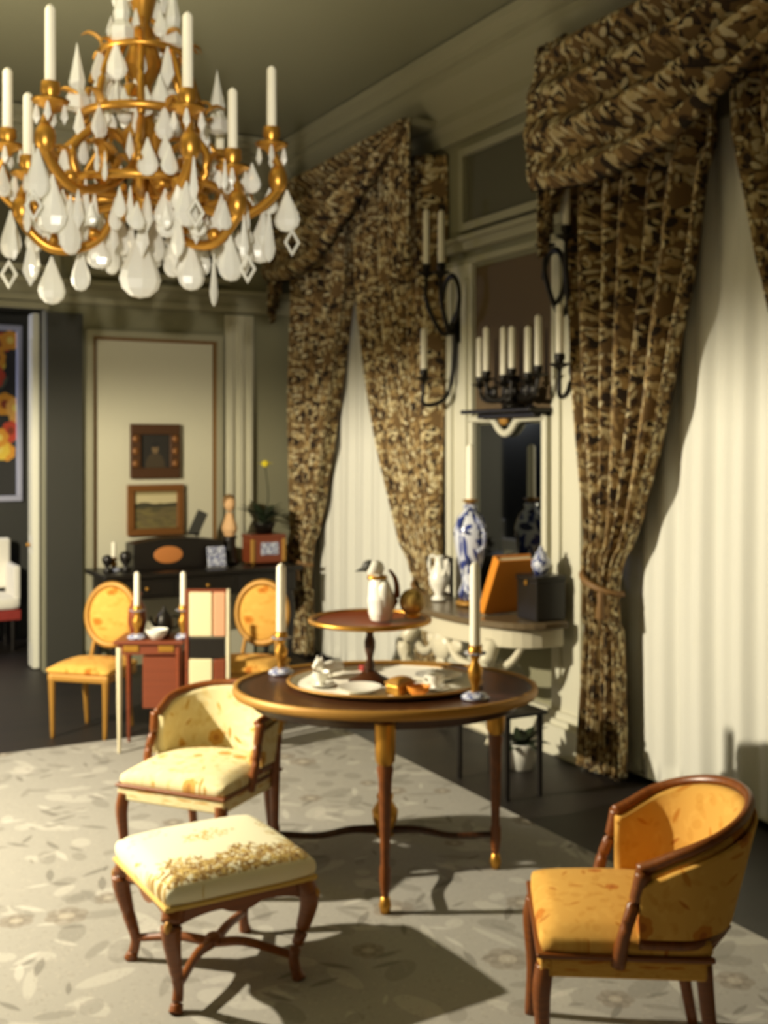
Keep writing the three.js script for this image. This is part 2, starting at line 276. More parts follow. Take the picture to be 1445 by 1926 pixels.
// ---------------------------------------------------------------- lamps outside the frame
{
  const l = thing('unseen_left_lamp', 'unseen tall shaded lamp that lights the room from the left', 'lamp', [LAMP.x, 0.014, LAMP.z]);
  part('base', [lathe([[0, 0], [0.17, 0], [0.17, 0.02], [0.05, 0.04], [0.015, 0.08], [0, 0.08]])], M.bronze, l);
  part('pole', [limb([[0, 0.06, 0], [-0.12, 1.2, 0], [-0.36, 2.3, 0], [-0.2, 2.82, 0], [0, 2.82, 0]], [0.014, 0.013, 0.012, 0.011, 0.011], 8, 24)], M.bronze, l);
  part('shade', [lathe([[0.03, 2.82], [0.1, 2.8], [0.3, 2.55], [0.305, 2.55], [0.11, 2.81], [0.03, 2.835]], 32)], M.bronze, l);
  part('bulb', [sph(0.04, 0, 2.62, 0)], std(0xffffff, 0.5, 0, { emissive: 0xffe6b8, emissiveIntensity: 2 }), l);
  const u = thing('ceiling_fill_lamp', 'added unseen fill lamp that brightens the ceiling', 'lamp', [-1.3, 0.014, -4.0]);
  part('base', [lathe([[0, 0], [0.15, 0], [0.15, 0.02], [0.015, 0.05], [0, 0.05]])], M.bronze, u);
  part('pole', [cyl(0.014, 0.014, 1.7, 0, 0.04, 0)], M.bronze, u);
  part('shade', [lathe([[0.015, 1.7], [0.06, 1.72], [0.13, 1.84], [0.135, 1.84], [0.065, 1.71], [0.015, 1.69]])], M.bronze, u);
  part('bulb', [sph(0.03, 0, 1.78, 0)], std(0xffffff, 0.5, 0, { emissive: 0xffe6b8, emissiveIntensity: 2 }), u);
  const sp = thing('unseen_chandelier_lamp', 'unseen lamp behind the viewer that lights the chandelier', 'lamp', [-0.35, 0.014, 0.3], Math.atan2(1.53, -4.32));
  part('base', [lathe([[0, 0], [0.15, 0], [0.15, 0.02], [0.015, 0.05], [0, 0.05]])], M.bronze, sp);
  part('pole', [cyl(0.012, 0.012, 1.86, 0, 0.04, -0.1)], M.bronze, sp);
  part('hood', [lathe([[0.03, -0.17], [0.06, -0.16], [0.075, -0.01], [0.08, -0.01], [0.065, -0.17], [0.03, -0.18]], 20).rotateX(PI / 2).rotateX(-0.18).translate(0, 2.0, 0)], M.bronze, sp);
  part('bulb', [sph(0.03, 0, 1.985, -0.08)], std(0xffffff, 0.5, 0, { emissive: 0xffe6b8, emissiveIntensity: 2 }), sp);
  const a = thing('unseen_anteroom_lamp', 'unseen small lamp that lights the anteroom', 'lamp', [0.4, 2.3, -10.5]);  // out of view, placed to light the anteroom and its painting
  part('backplate', [rb(0.1, 0.18, 0.02, 0, 0, -0.09)], M.gilt, a); part('arm', [limb([[0, 0, -0.08], [0, -0.04, -0.03], [0, 0, 0]], [0.008, 0.008], 6, 8)], M.gilt, a);
  part('bulb', [sph(0.035, 0, 0.03, 0)], std(0xffffff, 0.5, 0, { emissive: 0xdfe4ff, emissiveIntensity: 2 }), a);
  const p = new THREE.PointLight(0xe4e6ff, 5); p.position.set(0.4, 2.33, -10.43); p.shadow.radius = 2; p.castShadow = true; p.name = 'unseen_anteroom_lamp_light'; scene.add(p);
}

// ---------------------------------------------------------------- carpet
{
  const g = new RoundedBoxGeometry(4.7, 0.014, 7.6, 1, 0.005); const p = g.attributes.position, uv = g.attributes.uv;
  for (let i = 0; i < p.count; i++) uv.setXY(i, p.getX(i), p.getZ(i));
  g.translate(0.75, 0.007, -2.85);
  one('carpet', g, M.carpet, 'large pale grey floral carpet under the furniture', 'carpet');
}

// ---------------------------------------------------------------- curtains
function drape(name, label, inner, outer, n, sgn, tieH, group) {
  const o = thing(name, label, 'curtain', [0, 0, 0], 0, group), TOP = inner[0][0] + 0.65, BOT = 0.02;
  const S = (u, v) => {
    const h = TOP + (BOT - TOP) * v, zi = table1(inner, h), zo = table1(outer, h), w = Math.abs(zi - zo);
    const amp = 0.02 + 0.085 * Math.min(1, w / 0.9), ph = u * n * 2 * PI + 0.5 * Math.sin(h * 1.7) + sgn;
    return V(3.88 - amp * (0.68 * Math.sin(ph) + 0.2 * Math.sin(2 * ph + 1) + 0.14 * Math.sin(ph * 0.53 + h)) - (h < tieH + 0.15 && h > tieH - 0.25 ? 0.02 : 0), h, zi + (zo - zi) * u);
  };
  const W = 1.9, U = (u, v) => [u * W / 0.52, (TOP + (BOT - TOP) * v) / 0.52];
  part('drape_cloth', [cloth(S, U, n * 14, 70, V(0.014, 0, 0))], M.damask, o);
  const zi = table1(inner, tieH), zo = table1(outer, tieH);
  const zc = (zi + zo) / 2, hw = Math.abs(zi - zo) / 2 + 0.015, pts = [];
  for (let k = 0; k <= 12; k++) { const a = PI * k / 12; pts.push([3.9 - 0.12 * Math.sin(a), tieH + 0.05 * Math.cos(a) * -sgn, zc + hw * Math.cos(a) * sgn]); }
  part('tieback', [limb(pts, [0.016, 0.02, 0.016], 8, 24)], M.brownLine, o);
  part('tassel', [lathe([[0, 0.02], [0.012, 0.02], [0.02, 0], [0.014, -0.015], [0.028, -0.12], [0, -0.125]], 10).translate(3.76, tieH - 0.05, zi)], M.brownLine, o);
  return o;
}
drape('drape', 'brown and cream damask curtain in the far corner of the room', [[3.08, -7.68], [2.5, -7.86], [1.85, -8.06], [1.24, -8.26], [0.83, -8.42], [0.4, -8.44], [0.02, -8.42]], [[3.7, -8.72], [2.2, -8.78], [0.83, -8.76], [0.02, -8.78]], 6, 1, 0.83, 'damask curtains');
drape('drape', 'damask curtain left of the mirror, swept away from the far sheer', [[3.08, -7.6], [2.39, -7.42], [1.72, -7.17], [1.09, -6.87], [0.8, -6.62], [0.4, -6.66], [0.02, -6.68]], [[3.7, -6.44], [2.0, -6.44], [0.8, -6.42], [0.02, -6.44]], 6, -1, 0.8, 'damask curtains');
drape('drape', 'damask curtain between the mirror and the large right sheer', [[3.22, -3.86], [3.1, -3.93], [2.68, -4.01], [2.33, -4.117], [1.87, -4.247], [1.38, -4.423], [1.06, -4.57], [0.6, -4.55], [0.02, -4.53]], [[3.7, -5.0], [2.2, -4.92], [1.06, -4.82], [0.02, -4.88]], 6, 1, 1.04, 'damask curtains');
drape('drape', 'damask curtain cut off by the right picture edge', [[3.22, -3.8], [2.83, -3.7], [2.5, -3.6], [1.87, -3.38], [1.38, -3.2], [1.06, -3.05], [0.6, -3.07], [0.02, -3.09]], [[3.7, -2.62], [2.2, -2.7], [1.06, -2.8], [0.02, -2.76]], 6, -1, 1.04, 'damask curtains');
function sheer(label, z0, z1) {
  const S = (u, v) => { const h = 3.42 * (1 - v) + 0.03, z = z0 + (z1 - z0) * u; return V(4.025 - 0.012 * Math.sin(z * 47 + Math.sin(h * 2) * 0.4) - 0.012 * Math.sin(z * 21 + 1) * (0.4 + v), h, z); };
  one('sheer_curtain', [cloth(S, (u, v) => [u, v], 110, 30, V(0.004, 0, 0))], M.sheer, label, 'curtain', 'white sheers');
}
sheer('narrow white sheer curtain in the far window behind the figurine', -8.64, -6.48);
sheer('broad white sheer curtain in the right window behind the chair', -4.86, -2.8);
function valance(label, z0, z1) {
  const o = thing('valance', label, 'valance', [0, 0, 0], 0, 'swagged valances');
  const bottom = (u) => u < 0.42 ? 3.16 - 0.05 * Math.sin(u / 0.42 * PI) : 3.16 + 0.66 * Math.pow((u - 0.42) / 0.58, 1.25);
  const S = (u, v) => {
    const top = 3.95, hb = bottom(u), h = top + (hb - top) * v, z = z0 + (z1 - z0) * u, env = Math.sin(PI * Math.min(1, v * 0.95 + 0.05));
    const ease = 0.35 + 0.65 * Math.min(1, (top - hb) / 0.6);
    return V(3.70 - ease * (0.1 * Math.sin(v * PI * 0.8) + 0.075 * Math.min(1, 0.12 + u / 0.25) * Math.sin(v * 3.6 * 2 * PI - u * 1.4)), h, z);
  };
  part('swag', [cloth(S, (u, v) => [u * 2.4 / 0.62, v * 0.9 / 0.62], 60, 60, V(0.014, 0, 0))], M.damask, o);
  const tail = (zc, s, len) => {
    const T = (u, v) => { const w = 0.3 - 0.06 * v, hb = 3.95 - len * (0.62 + 0.38 * u), h = 3.95 + (hb - 3.95) * v; return V(3.69 - 0.04 * Math.sin(u * 4 * 2 * PI) * (0.5 + 0.5 * v), h, zc + s * (u - 0.5) * w); };
    part('tail', [cloth(T, (u, v) => [u * 0.9 / 0.62, v * len / 0.62], 50, 30, V(0.014, 0, 0))], M.damask, o);
  };
  tail(z0 + 0.12, -1, 1.15); tail(z1 - 0.12, 1, 1.15);
  part('pelmet_board', [rb(0.24, 0.05, z1 - z0, 3.84, 3.94, (z0 + z1) / 2, 0.01)], M.moulding, o);
  return o;
}
valance('dark swagged damask valance above the far window', -8.84, -6.5);
valance('large dark swagged damask valance at top right', -5.02, -2.62);

// ---------------------------------------------------------------- pier mirror, shelf, candelabrum, sconces
{
  const m = thing('pier_mirror', 'tall dark pier mirror with pale frame between the curtains', 'mirror', [XR - 0.02, 0, -5.695]);
  part('glass', [b2(-0.012, -0.002, 0.84, 1.9, -0.37, 0.37)], M.mirror, m);
  const arch = (zz) => 1.93 + (Math.abs(zz) < 0.13 ? -0.09 * Math.cos(zz / 0.13 * PI / 2) : 0.02 * (Math.abs(zz) - 0.13));
  const pts = []; for (let k = 0; k <= 20; k++) { const zz = -0.4 + 0.8 * k / 20; pts.push([-0.04, arch(zz), zz]); }
  part('top_rail', [limb(pts, [0.022, 0.022], 8, 60)], M.cream, m);
  part('side_rail', [rb(0.05, 1.1, 0.05, -0.02, 1.39, -0.395)], M.cream, m); part('side_rail', [rb(0.05, 1.1, 0.05, -0.02, 1.39, 0.395)], M.cream, m);
  part('crest', [sph(0.04, -0.05, 1.93, 0, 0.7, 1, 1.2), sph(0.022, -0.05, 1.97, 0)], M.giltPaint, m);
  const sh = one('wall_shelf', [rb(0.2, 0.025, 0.74, XR - 0.115, 1.975, -5.6, 0.008), rb(0.12, 0.03, 0.6, XR - 0.075, 1.947, -5.6, 0.008)], M.bronze, 'dark narrow shelf above the pier mirror', 'shelf');
}
const candleGeo = lathe([[0, 0], [0.5, 0], [0.47, 0.96], [0.3, 1.0], [0.06, 1.0], [0.05, 1.025], [0, 1.03]], 14);
const candle = (parent, x, y, z, h, r) => { const c = part('candle', candleGeo, M.candle, parent); c.position.set(x, y, z); c.scale.set(r * 2, h, r * 2); return c; };
const cupGeo = lathe([[0, 0], [0.012, 0], [0.016, 0.01], [0.045, 0.028], [0.05, 0.036], [0.02, 0.034], [0.018, 0.05], [0.026, 0.06], [0.024, 0.09], [0.018, 0.09], [0, 0.085]], 16);
{
  const c = thing('candelabrum', 'dark bronze candelabrum with six white candles above the mirror', 'candelabrum', [XR - 0.125, 1.99, -5.51]);
  part('base', [lathe([[0, 0], [0.075, 0], [0.07, 0.02], [0.03, 0.035], [0.02, 0.06], [0, 0.06]])], M.bronze, c);
  part('stem', [lathe([[0, 0.05], [0.02, 0.05], [0.035, 0.1], [0.02, 0.14], [0.05, 0.17], [0, 0.2]])], M.bronze, c);
  for (const [i, z] of [-0.34, -0.22, -0.08, 0.05, 0.17, 0.31].entries()) {
    const x = -0.02 - 0.03 * (i % 2), y = 0.14 + 0.03 * (i % 2);
    const a = part('arm', [limb([[0, 0.1, z * 0.05], [x * 0.5, 0.05, z * 0.5], [x, 0.07, z * 0.9], [x, y, z]], [0.014, 0.016, 0.014, 0.012], 8, 18)], M.bronze, c);
    const cp = part('drip_pan', cupGeo, M.bronze, c); cp.position.set(x, y - 0.01, z); cp.scale.set(1.1, 0.8, 1.1);
    candle(c, x, y + 0.05, z, 0.26 + 0.02 * (i % 3), 0.021);
    part('leaf_ornament', [sph(0.04, x * 0.7, 0.1, z * 0.75, 0.5, 1.0, 0.9)], M.bronze, a);
  }
}
function sconce(label, z, s) {
  const o = thing('wall_sconce', label, 'sconce', [XR - 0.03, 2.6, z]);
  part('backplate', [lathe([[0, -0.02], [0.05, -0.02], [0.05, 0], [0.03, 0.012], [0, 0.015]], 18).scale(1, 1, 3.2).rotateZ(PI / 2).rotateX(PI / 2)], M.bronze, o);
  const spots = [[-0.17, 0.28, -0.14 * s, 0.38], [-0.17, 0.26, 0.05 * s, 0.36], [-0.2, -0.42, -0.12 * s, 0.29]];
  for (const [x, y, zz, h] of spots) {
    part('arm', [limb([[-0.01, 0.05, 0], [-0.08, -0.1 + Math.min(0, y), zz * 0.4], [x, y - 0.14, zz], [x, y, zz]], [0.018, 0.016, 0.014, 0.012], 8, 20)], M.bronze, o);
    const cp = part('drip_pan', cupGeo, M.bronze, o); cp.position.set(x, y, zz); cp.scale.set(1.2, 1, 1.2);
    candle(o, x, y + 0.07, zz, h, 0.022);
  }
  part('scroll', [new THREE.TorusGeometry(0.1, 0.014, 8, 24, PI * 1.4).scale(1, 1.5, 1).rotateY(PI / 2).translate(-0.1, 0.12, 0.06 * s)], M.bronze, o);
}
sconce('bronze candle sconce on the pier beside the far window', -6.27, 1);
sconce('bronze candle sconce on the pier beside the right curtain', -5.05, -1);

// ---------------------------------------------------------------- console under the mirror
const ZC = -5.72;
{
  const o = thing('console_table', 'bow fronted console with pale carved apron under the pier mirror', 'console table', [XR - 0.12, 0, ZC + 0.03]);
  const sh = new THREE.Shape(); sh.moveTo(-0.68, 0);
  for (let k = 0; k <= 24; k++) { const a = PI * (1 - k / 24); sh.lineTo(Math.cos(a) * 0.68, 0.05 + Math.pow(Math.sin(a), 0.7) * 0.4); }
  sh.lineTo(0.68, 0);
  const ex = (s, h, y, k) => { const g = new THREE.ExtrudeGeometry(s, { depth: h, bevelEnabled: true, bevelSize: 0.008, bevelThickness: 0.006, bevelSegments: 2, curveSegments: 24 }); g.rotateX(-PI / 2).rotateY(PI / 2).scale(k, 1, k).translate(0, y, 0); return g; };
  part('marble_top', [ex(sh, 0.025, 0.755, 1)], std(0x6a5b44, 0.25), o);
  part('apron', [ex(sh, 0.09, 0.645, 0.93)], M.marble, o);
  for (const s of [-1, 1]) {
    part('leg', [limb([[-0.32, 0.66, s * 0.42], [-0.4, 0.5, s * 0.46], [-0.3, 0.25, s * 0.36], [-0.2, 0.1, s * 0.26], [-0.24, 0.03, s * 0.28]], [0.05, 0.042, 0.032, 0.026, 0.036], 10, 28)], M.marble, o);
    part('scroll_bracket', [limb([[-0.22, 0.66, s * 0.58], [-0.27, 0.54, s * 0.5], [-0.34, 0.5, s * 0.34], [-0.39, 0.53, s * 0.16], [-0.4, 0.65, s * 0.04]], [0.016, 0.024, 0.03, 0.024, 0.014], 10, 24)], M.marble, o);
  }
  part('carved_shell', [sph(0.09, -0.4, 0.58, 0, 0.5, 1, 1.1), sph(0.05, -0.4, 0.48, 0, 0.6, 1.1, 1), sph(0.04, -0.38, 0.6, 0.14, 0.6, 1, 1.4), sph(0.04, -0.38, 0.6, -0.14, 0.6, 1, 1.4)], M.marble, o);
  part('stretcher', [limb([[-0.22, 0.1, -0.27], [-0.26, 0.13, 0], [-0.22, 0.1, 0.27]], [0.03, 0.045, 0.03], 10, 18)], M.marble, o);
}
const CT = 0.79;
{
  const v = thing('porcelain_vase', 'blue and white porcelain vase holding a tall candle on the console', 'vase', [3.74, CT, -5.78]);
  part('foot', [lathe([[0, 0], [0.09, 0], [0.09, 0.02], [0.07, 0.035], [0, 0.035]])], M.giltPaint, v);
  part('body', [lathe([[0, 0.03], [0.065, 0.035], [0.075, 0.08], [0.05, 0.14], [0.06, 0.2], [0.085, 0.3], [0.1, 0.4], [0.105, 0.46], [0.08, 0.54], [0.04, 0.58], [0.045, 0.61], [0.03, 0.62], [0, 0.62]], 28)], M.blueWhite, v);
  for (const s of [-1, 1]) part('handle', [limb([[0, 0.33, s * 0.085], [0, 0.38, s * 0.15], [0, 0.48, s * 0.14], [0, 0.54, s * 0.07]], [0.012, 0.012], 8, 16)], M.blueWhite, v);
  part('drip_pan', [lathe([[0, 0.62], [0.02, 0.62], [0.05, 0.64], [0.05, 0.645], [0.025, 0.645], [0.024, 0.67], [0, 0.67]])], M.giltPaint, v);
  candle(v, 0, 0.65, 0, 0.33, 0.026);
  const w = thing('porcelain_ewer', 'white porcelain ewer with arched handle near the damask curtain', 'ewer', [3.68, CT, -6.05]);
  part('body', [lathe([[0, 0], [0.05, 0], [0.05, 0.015], [0.025, 0.04], [0.06, 0.1], [0.065, 0.15], [0.03, 0.22], [0.025, 0.26], [0.035, 0.28], [0.028, 0.28], [0, 0.25]])], M.porcelain, w);
  part('handle', [limb([[0, 0.12, -0.06], [0, 0.2, -0.12], [0, 0.27, -0.1], [0, 0.27, -0.03]], [0.011, 0.011], 8, 16)], M.porcelain, w);
  part('spout', [limb([[0, 0.16, 0.05], [0, 0.22, 0.09], [0, 0.27, 0.1]], [0.016, 0.009], 8, 10)], M.porcelain, w);
  const fr = thing('photo_frame', 'small black standing frame beside the white ewer', 'frame', [3.84, CT, -6.2], -PI / 2 - 0.3);
  part('frame_border', [rb(0.2, 0.26, 0.02, 0, 0.13, 0)], M.ebony, fr); part('picture', [bx(0.15, 0.2, 0.004, 0, 0.13, 0.011)], M.white, fr); part('strut', [rb(0.02, 0.2, 0.01, 0, 0.09, -0.03).rotateX(0.25)], M.ebony, fr);
  one('ivory_ball', [sph(0.035, 3.66, CT + 0.05, -5.5), cyl(0.02, 0.024, 0.018, 3.66, CT, -5.5)], M.ivory, 'small ivory ball on a foot in front of mirror', 'ornament');
  const bk = thing('book', 'orange book leaning against the black box on the console', 'book', [3.72, CT, -5.44], 0);
  const c1 = new THREE.Group(); 
  part('cover', [rb(0.25, 0.36, 0.012, 0, 0.18, -0.025, 0.003), rb(0.25, 0.36, 0.012, 0, 0.18, 0.025, 0.003), rb(0.012, 0.36, 0.062, -0.125, 0.18, 0, 0.005)], M.orange, bk);
  part('pages', [bx(0.23, 0.34, 0.038, 0.0, 0.18, 0)], M.ivory, bk);
  bk.rotation.set(0.46, 0, 0); bk.position.y = CT + 0.014;
  const b = thing('lacquer_box', 'black lacquer box at the right end of the console', 'box', [3.8, CT, -5.14]);
  part('body', [rb(0.2, 0.22, 0.19, 0, 0.11, 0)], M.ebony, b); part('lid', [rb(0.21, 0.03, 0.2, 0, 0.235, 0)], M.ebony, b); part('clasp', [rb(0.01, 0.03, 0.02, -0.105, 0.21, 0)], M.gilt, b);
  one('porcelain_jar', [lathe([[0, 0], [0.035, 0], [0.055, 0.05], [0.055, 0.08], [0.03, 0.11], [0.034, 0.12], [0.012, 0.14], [0.014, 0.155], [0, 0.16]]).translate(3.8, CT + 0.25, -5.14)], M.blueWhite, 'blue and white lidded jar on the black box', 'jar');
}
{ // porcelain on the floor shelf below the console
  const s = one('low_stand', [rb(0.26, 0.02, 0.5, 3.3, 0.42, -4.83, 0.005), ...[-0.22, 0.22].flatMap(z => [-0.1, 0.1].map(x => cyl(0.014, 0.018, 0.41, 3.3 + x, 0, -4.83 + z, 10)))], M.ebony, 'low black stand in front of the console', 'stand');
  const bowlP = [[0, 0], [0.03, 0], [0.035, 0.015], [0.07, 0.05], [0.085, 0.1], [0.08, 0.1], [0.065, 0.055], [0, 0.03]];
  one('porcelain_bowl', [lathe(bowlP).translate(3.28, 0.431, -4.7)], M.porcelain, 'open white porcelain bowl on the low black stand', 'bowl');
  one('porcelain_jar', [lathe([[0, 0], [0.04, 0], [0.065, 0.05], [0.06, 0.1], [0.03, 0.13], [0.036, 0.14], [0.01, 0.17], [0, 0.18]]).translate(3.28, 0.431, -4.94)], M.porcelain, 'white lidded porcelain jar on the low black stand', 'jar');
  const pl = thing('potted_plant', 'dark leafy potted plant on the floor by the console', 'plant', [3.6, 0, -5.05]);
  part('pot', [lathe([[0, 0], [0.07, 0], [0.09, 0.12], [0.095, 0.14], [0.085, 0.14], [0, 0.12]])], M.porcelain, pl);
  for (let k = 0; k < 16; k++) { const a = k * 2.4, l = rr(0.1, 0.18); part('leaf', [leafGeo(l, 0.035).rotateZ(rr(0.2, 1.0)).rotateY(a).translate(0, 0.13, 0)], M.leaf, pl); }
}
function leafGeo(l, w) {       // curved leaf along +x with a little thickness
  const rings = [];
  for (let i = 0; i <= 8; i++) { const t = i / 8, ww = Math.max(0.001, w * Math.sin(PI * Math.pow(t, 0.8))), y = -0.35 * l * t * t; rings.push([V(l * t, y + 0.001, -ww), V(l * t, y - ww * 0.25 + 0.002, 0), V(l * t, y + 0.001, ww), V(l * t, y - ww * 0.25 - 0.002, 0)]); }
  return loft(rings);
}

// ---------------------------------------------------------------- chandelier
{
  const CX = 1.18, CZ = -4.02, o = thing('chandelier', 'gilt chandelier hung with clear crystal drops and white candles', 'chandelier', [CX, 2.33, CZ]);
  const a0 = -28.5 * PI / 180;    // arms measured from the camera side
  const dir = (deg, r) => { const t = deg * PI / 180; const lat = Math.sin(t) * r, dep = -Math.cos(t) * r, s = Math.sin(28.5 * PI / 180), c = Math.cos(28.5 * PI / 180); return [lat * c + dep * s, lat * s - dep * c]; };
  part('rod', [cyl(0.012, 0.012, 0.75, 0, 1.2, 0), lathe([[0, 1.93], [0.03, 1.93], [0.1, 1.98], [0.1, 1.99], [0, 1.99]])], M.gilt, o);
  part('stem', [lathe([[0, 0.3], [0.03, 0.3], [0.05, 0.36], [0.025, 0.42], [0.06, 0.5], [0.09, 0.56], [0.04, 0.62], [0.03, 0.75], [0.07, 0.82], [0.05, 0.9], [0.025, 0.98], [0.05, 1.08], [0.06, 1.12], [0.02, 1.2], [0, 1.22]])], M.gilt, o);
  const ringOf = (r, y, t) => new THREE.TorusGeometry(r, t, 8, 48).rotateX(PI / 2).translate(0, y, 0);
  part('lower_ring', [ringOf(0.3, 0.36, 0.016)], M.gilt, o);
  part('middle_ring', [ringOf(0.22, 0.62, 0.016)], M.gilt, o);
  part('crown_ring', [ringOf(0.15, 0.86, 0.013)], M.gilt, o);
  for (let k = 0; k < 8; k++) { const [x, z] = dir(k * 45 + 10, 1); part('frame_scroll', [limb([[x * 0.05, 0.34, z * 0.05], [x * 0.28, 0.34, z * 0.28], [x * 0.32, 0.45, z * 0.32], [x * 0.21, 0.58, z * 0.21], [x * 0.2, 0.7, z * 0.2], [x * 0.14, 0.86, z * 0.14], [x * 0.05, 0.98, z * 0.05]], [0.012, 0.016, 0.014, 0.016, 0.012, 0.012, 0.01], 8, 40)], M.gilt, o); }
  const arms = [[30, 0.47, 0.55, 0.28], [-27, 0.47, 0.57, 0.28], [90, 0.47, 0.54, 0.25], [-92, 0.5, 0.54, 0.25], [150, 0.45, 0.56, 0.25], [-150, 0.45, 0.56, 0.25], [62, 0.4, 0.41, 0.24], [-70, 0.4, 0.4, 0.25]];
  for (const [deg, r, y, ch] of arms) {
    const [x, z] = dir(deg, 1);
    const a = part('arm', [limb([[x * 0.04, 0.46, z * 0.04], [x * r * 0.4, y - 0.22, z * r * 0.4], [x * r * 0.8, y - 0.26, z * r * 0.8], [x * r * 1.08, y - 0.14, z * r * 1.08], [x * r, y - 0.02, z * r]], [0.013, 0.016, 0.02, 0.017, 0.014], 8, 30)], M.gilt, o);
    part('leaf_ornament', [sph(0.035, x * r * 1.05, y - 0.13, z * r * 1.05, 1, 1.5, 1), sph(0.025, x * r * 0.8, y - 0.23, z * r * 0.8), sph(0.022, x * r * 0.45, y - 0.2, z * r * 0.45, 1.4, 1, 1.4)], M.gilt, a);
    const cp = part('drip_pan', cupGeo, M.gilt, o); cp.position.set(x * r, y - 0.04, z * r); cp.scale.set(1.25, 1.1, 1.25);
    candle(o, x * r, y + 0.03, z * r, ch, 0.018);
  }
  const dropGeo = lathe([[0, 0], [0.16, 0.03], [0.3, 0.14], [0.35, 0.28], [0.3, 0.45], [0.17, 0.7], [0.06, 0.92], [0.03, 1], [0, 1]], 8);
  const kite = lathe([[0, 0], [0.26, 0.33], [0.14, 0.75], [0.03, 1], [0, 1]], 6);
  const slim = lathe([[0, 0], [0.1, 0.08], [0.16, 0.25], [0.09, 0.6], [0.03, 0.95], [0, 1]], 6);
  const kinds = [dropGeo, dropGeo, kite, slim], face = Math.atan2(-CX, -CZ);
  const drop = (x, yTop, z, len, fat = 0.9, g = kinds[Math.floor(rnd() * 4)]) => {
    const d = part('crystal_drop', g, M.crystal, o); d.position.set(x, yTop - len, z); d.scale.set(len * fat, len, len * fat * 0.45); d.rotation.y = face + rr(-0.8, 0.8); return d;
  };
  drop(-0.01, 0.22, 0, 0.245, 0.9, dropGeo);
  part('pendant_link', [cyl(0.006, 0.006, 0.1, 0, 0.21, 0)], M.gilt, o);
  const ringDrops = (n, r, y, l0, l1, off = 0) => { for (let k = 0; k < n; k++) { const [x, z] = dir(k * 360 / n + off + rr(-6, 6), 1); drop(x * r * rr(0.92, 1.08), y + rr(-0.03, 0.02), z * r, rr(l0, l1), rr(0.6, 0.95)); } };
  ringDrops(8, 0.15, 0.24, 0.11, 0.18, 10); ringDrops(16, 0.26, 0.52, 0.07, 0.12, 3); ringDrops(14, 0.46, 0.42, 0.06, 0.11, 20); ringDrops(12, 0.13, 0.7, 0.06, 0.11, 14); ringDrops(14, 0.3, 0.33, 0.1, 0.18); ringDrops(18, 0.36, 0.26, 0.07, 0.13, 8); ringDrops(10, 0.22, 0.3, 0.09, 0.15, 22); ringDrops(16, 0.42, 0.3, 0.09, 0.17, 5); ringDrops(14, 0.36, 0.45, 0.08, 0.14, 12);
  ringDrops(14, 0.23, 0.61, 0.09, 0.15); ringDrops(12, 0.18, 0.74, 0.08, 0.13, 7); ringDrops(10, 0.16, 0.86, 0.09, 0.15, 9); ringDrops(9, 0.11, 1.0, 0.08, 0.13); ringDrops(8, 0.08, 1.14, 0.08, 0.12, 20);
  for (const [deg, r, y] of arms) {
    const [x, z] = dir(deg, 1);
    for (const [q, dy, l] of [[1.12, -0.17, 0.15], [0.98, -0.24, 0.17], [0.8, -0.29, 0.18], [0.55, -0.25, 0.15]]) drop(x * r * q, y + dy, z * r * q, l * rr(0.8, 1.15), rr(0.6, 0.95));
    for (let k = 0; k < 4; k++) { const t = k / 4 * 2 * PI + 0.4; drop(x * r + Math.cos(t) * 0.045, y - 0.01, z * r + Math.sin(t) * 0.045, 0.07, 0.75, kite); }
    const hoop = part('crystal_hoop', [new THREE.TorusGeometry(0.03, 0.008, 6, 4).scale(0.8, 1.4, 1)], M.crystal, o); hoop.position.set(x * r * 1.16, y - 0.36, z * r * 1.16); hoop.rotation.y = face;
  }
  // gilt foliage on the frame
  const leaf = limb([[0, 0, 0], [0.03, 0.035, 0], [0.075, 0.04, 0], [0.1, 0.015, 0]], [0.008, 0.02, 0.016, 0.004], 8, 12, 0.4);
  for (const [n, r, y, q] of [[12, 0.22, 0.62, 1], [14, 0.28, 0.37, 1.1], [9, 0.14, 0.86, 0.8], [10, 0.1, 0.5, 1.2]]) for (let k = 0; k < n; k++) {
    const a = k / n * 2 * PI + y, m = part('gilt_leaf', leaf, k % 3 ? M.gilt : M.giltPaint, o); m.position.set(Math.cos(a) * r, y + rr(-0.02, 0.03), -Math.sin(a) * r); m.rotation.set(0, a, rr(-0.5, 0.7)); m.scale.setScalar(q * rr(0.8, 1.2));
  }
  const spire = lathe([[0, 0], [0.045, 0.01], [0.045, 0.05], [0.025, 0.08], [0.03, 0.11], [0.01, 0.2], [0, 0.25]], 6);
  for (const [deg, r, y] of [[125, 0.3, 0.62], [-60, 0.24, 0.62], [60, 0.14, 0.86], [-20, 0.14, 0.86], [180, 0.26, 0.62]]) { const [x, z] = dir(deg, r); const s = part('crystal_spire', spire, M.crystal, o); s.position.set(x, y, z); }
  for (let k = 0; k < 10; k++) { const [x, z] = dir(k * 36 + 18, 1); part('crystal_bead', [sph(0.03, x * 0.1, 0.66 + 0.025 * (k % 3), z * 0.1)], M.crystal, o); }
}

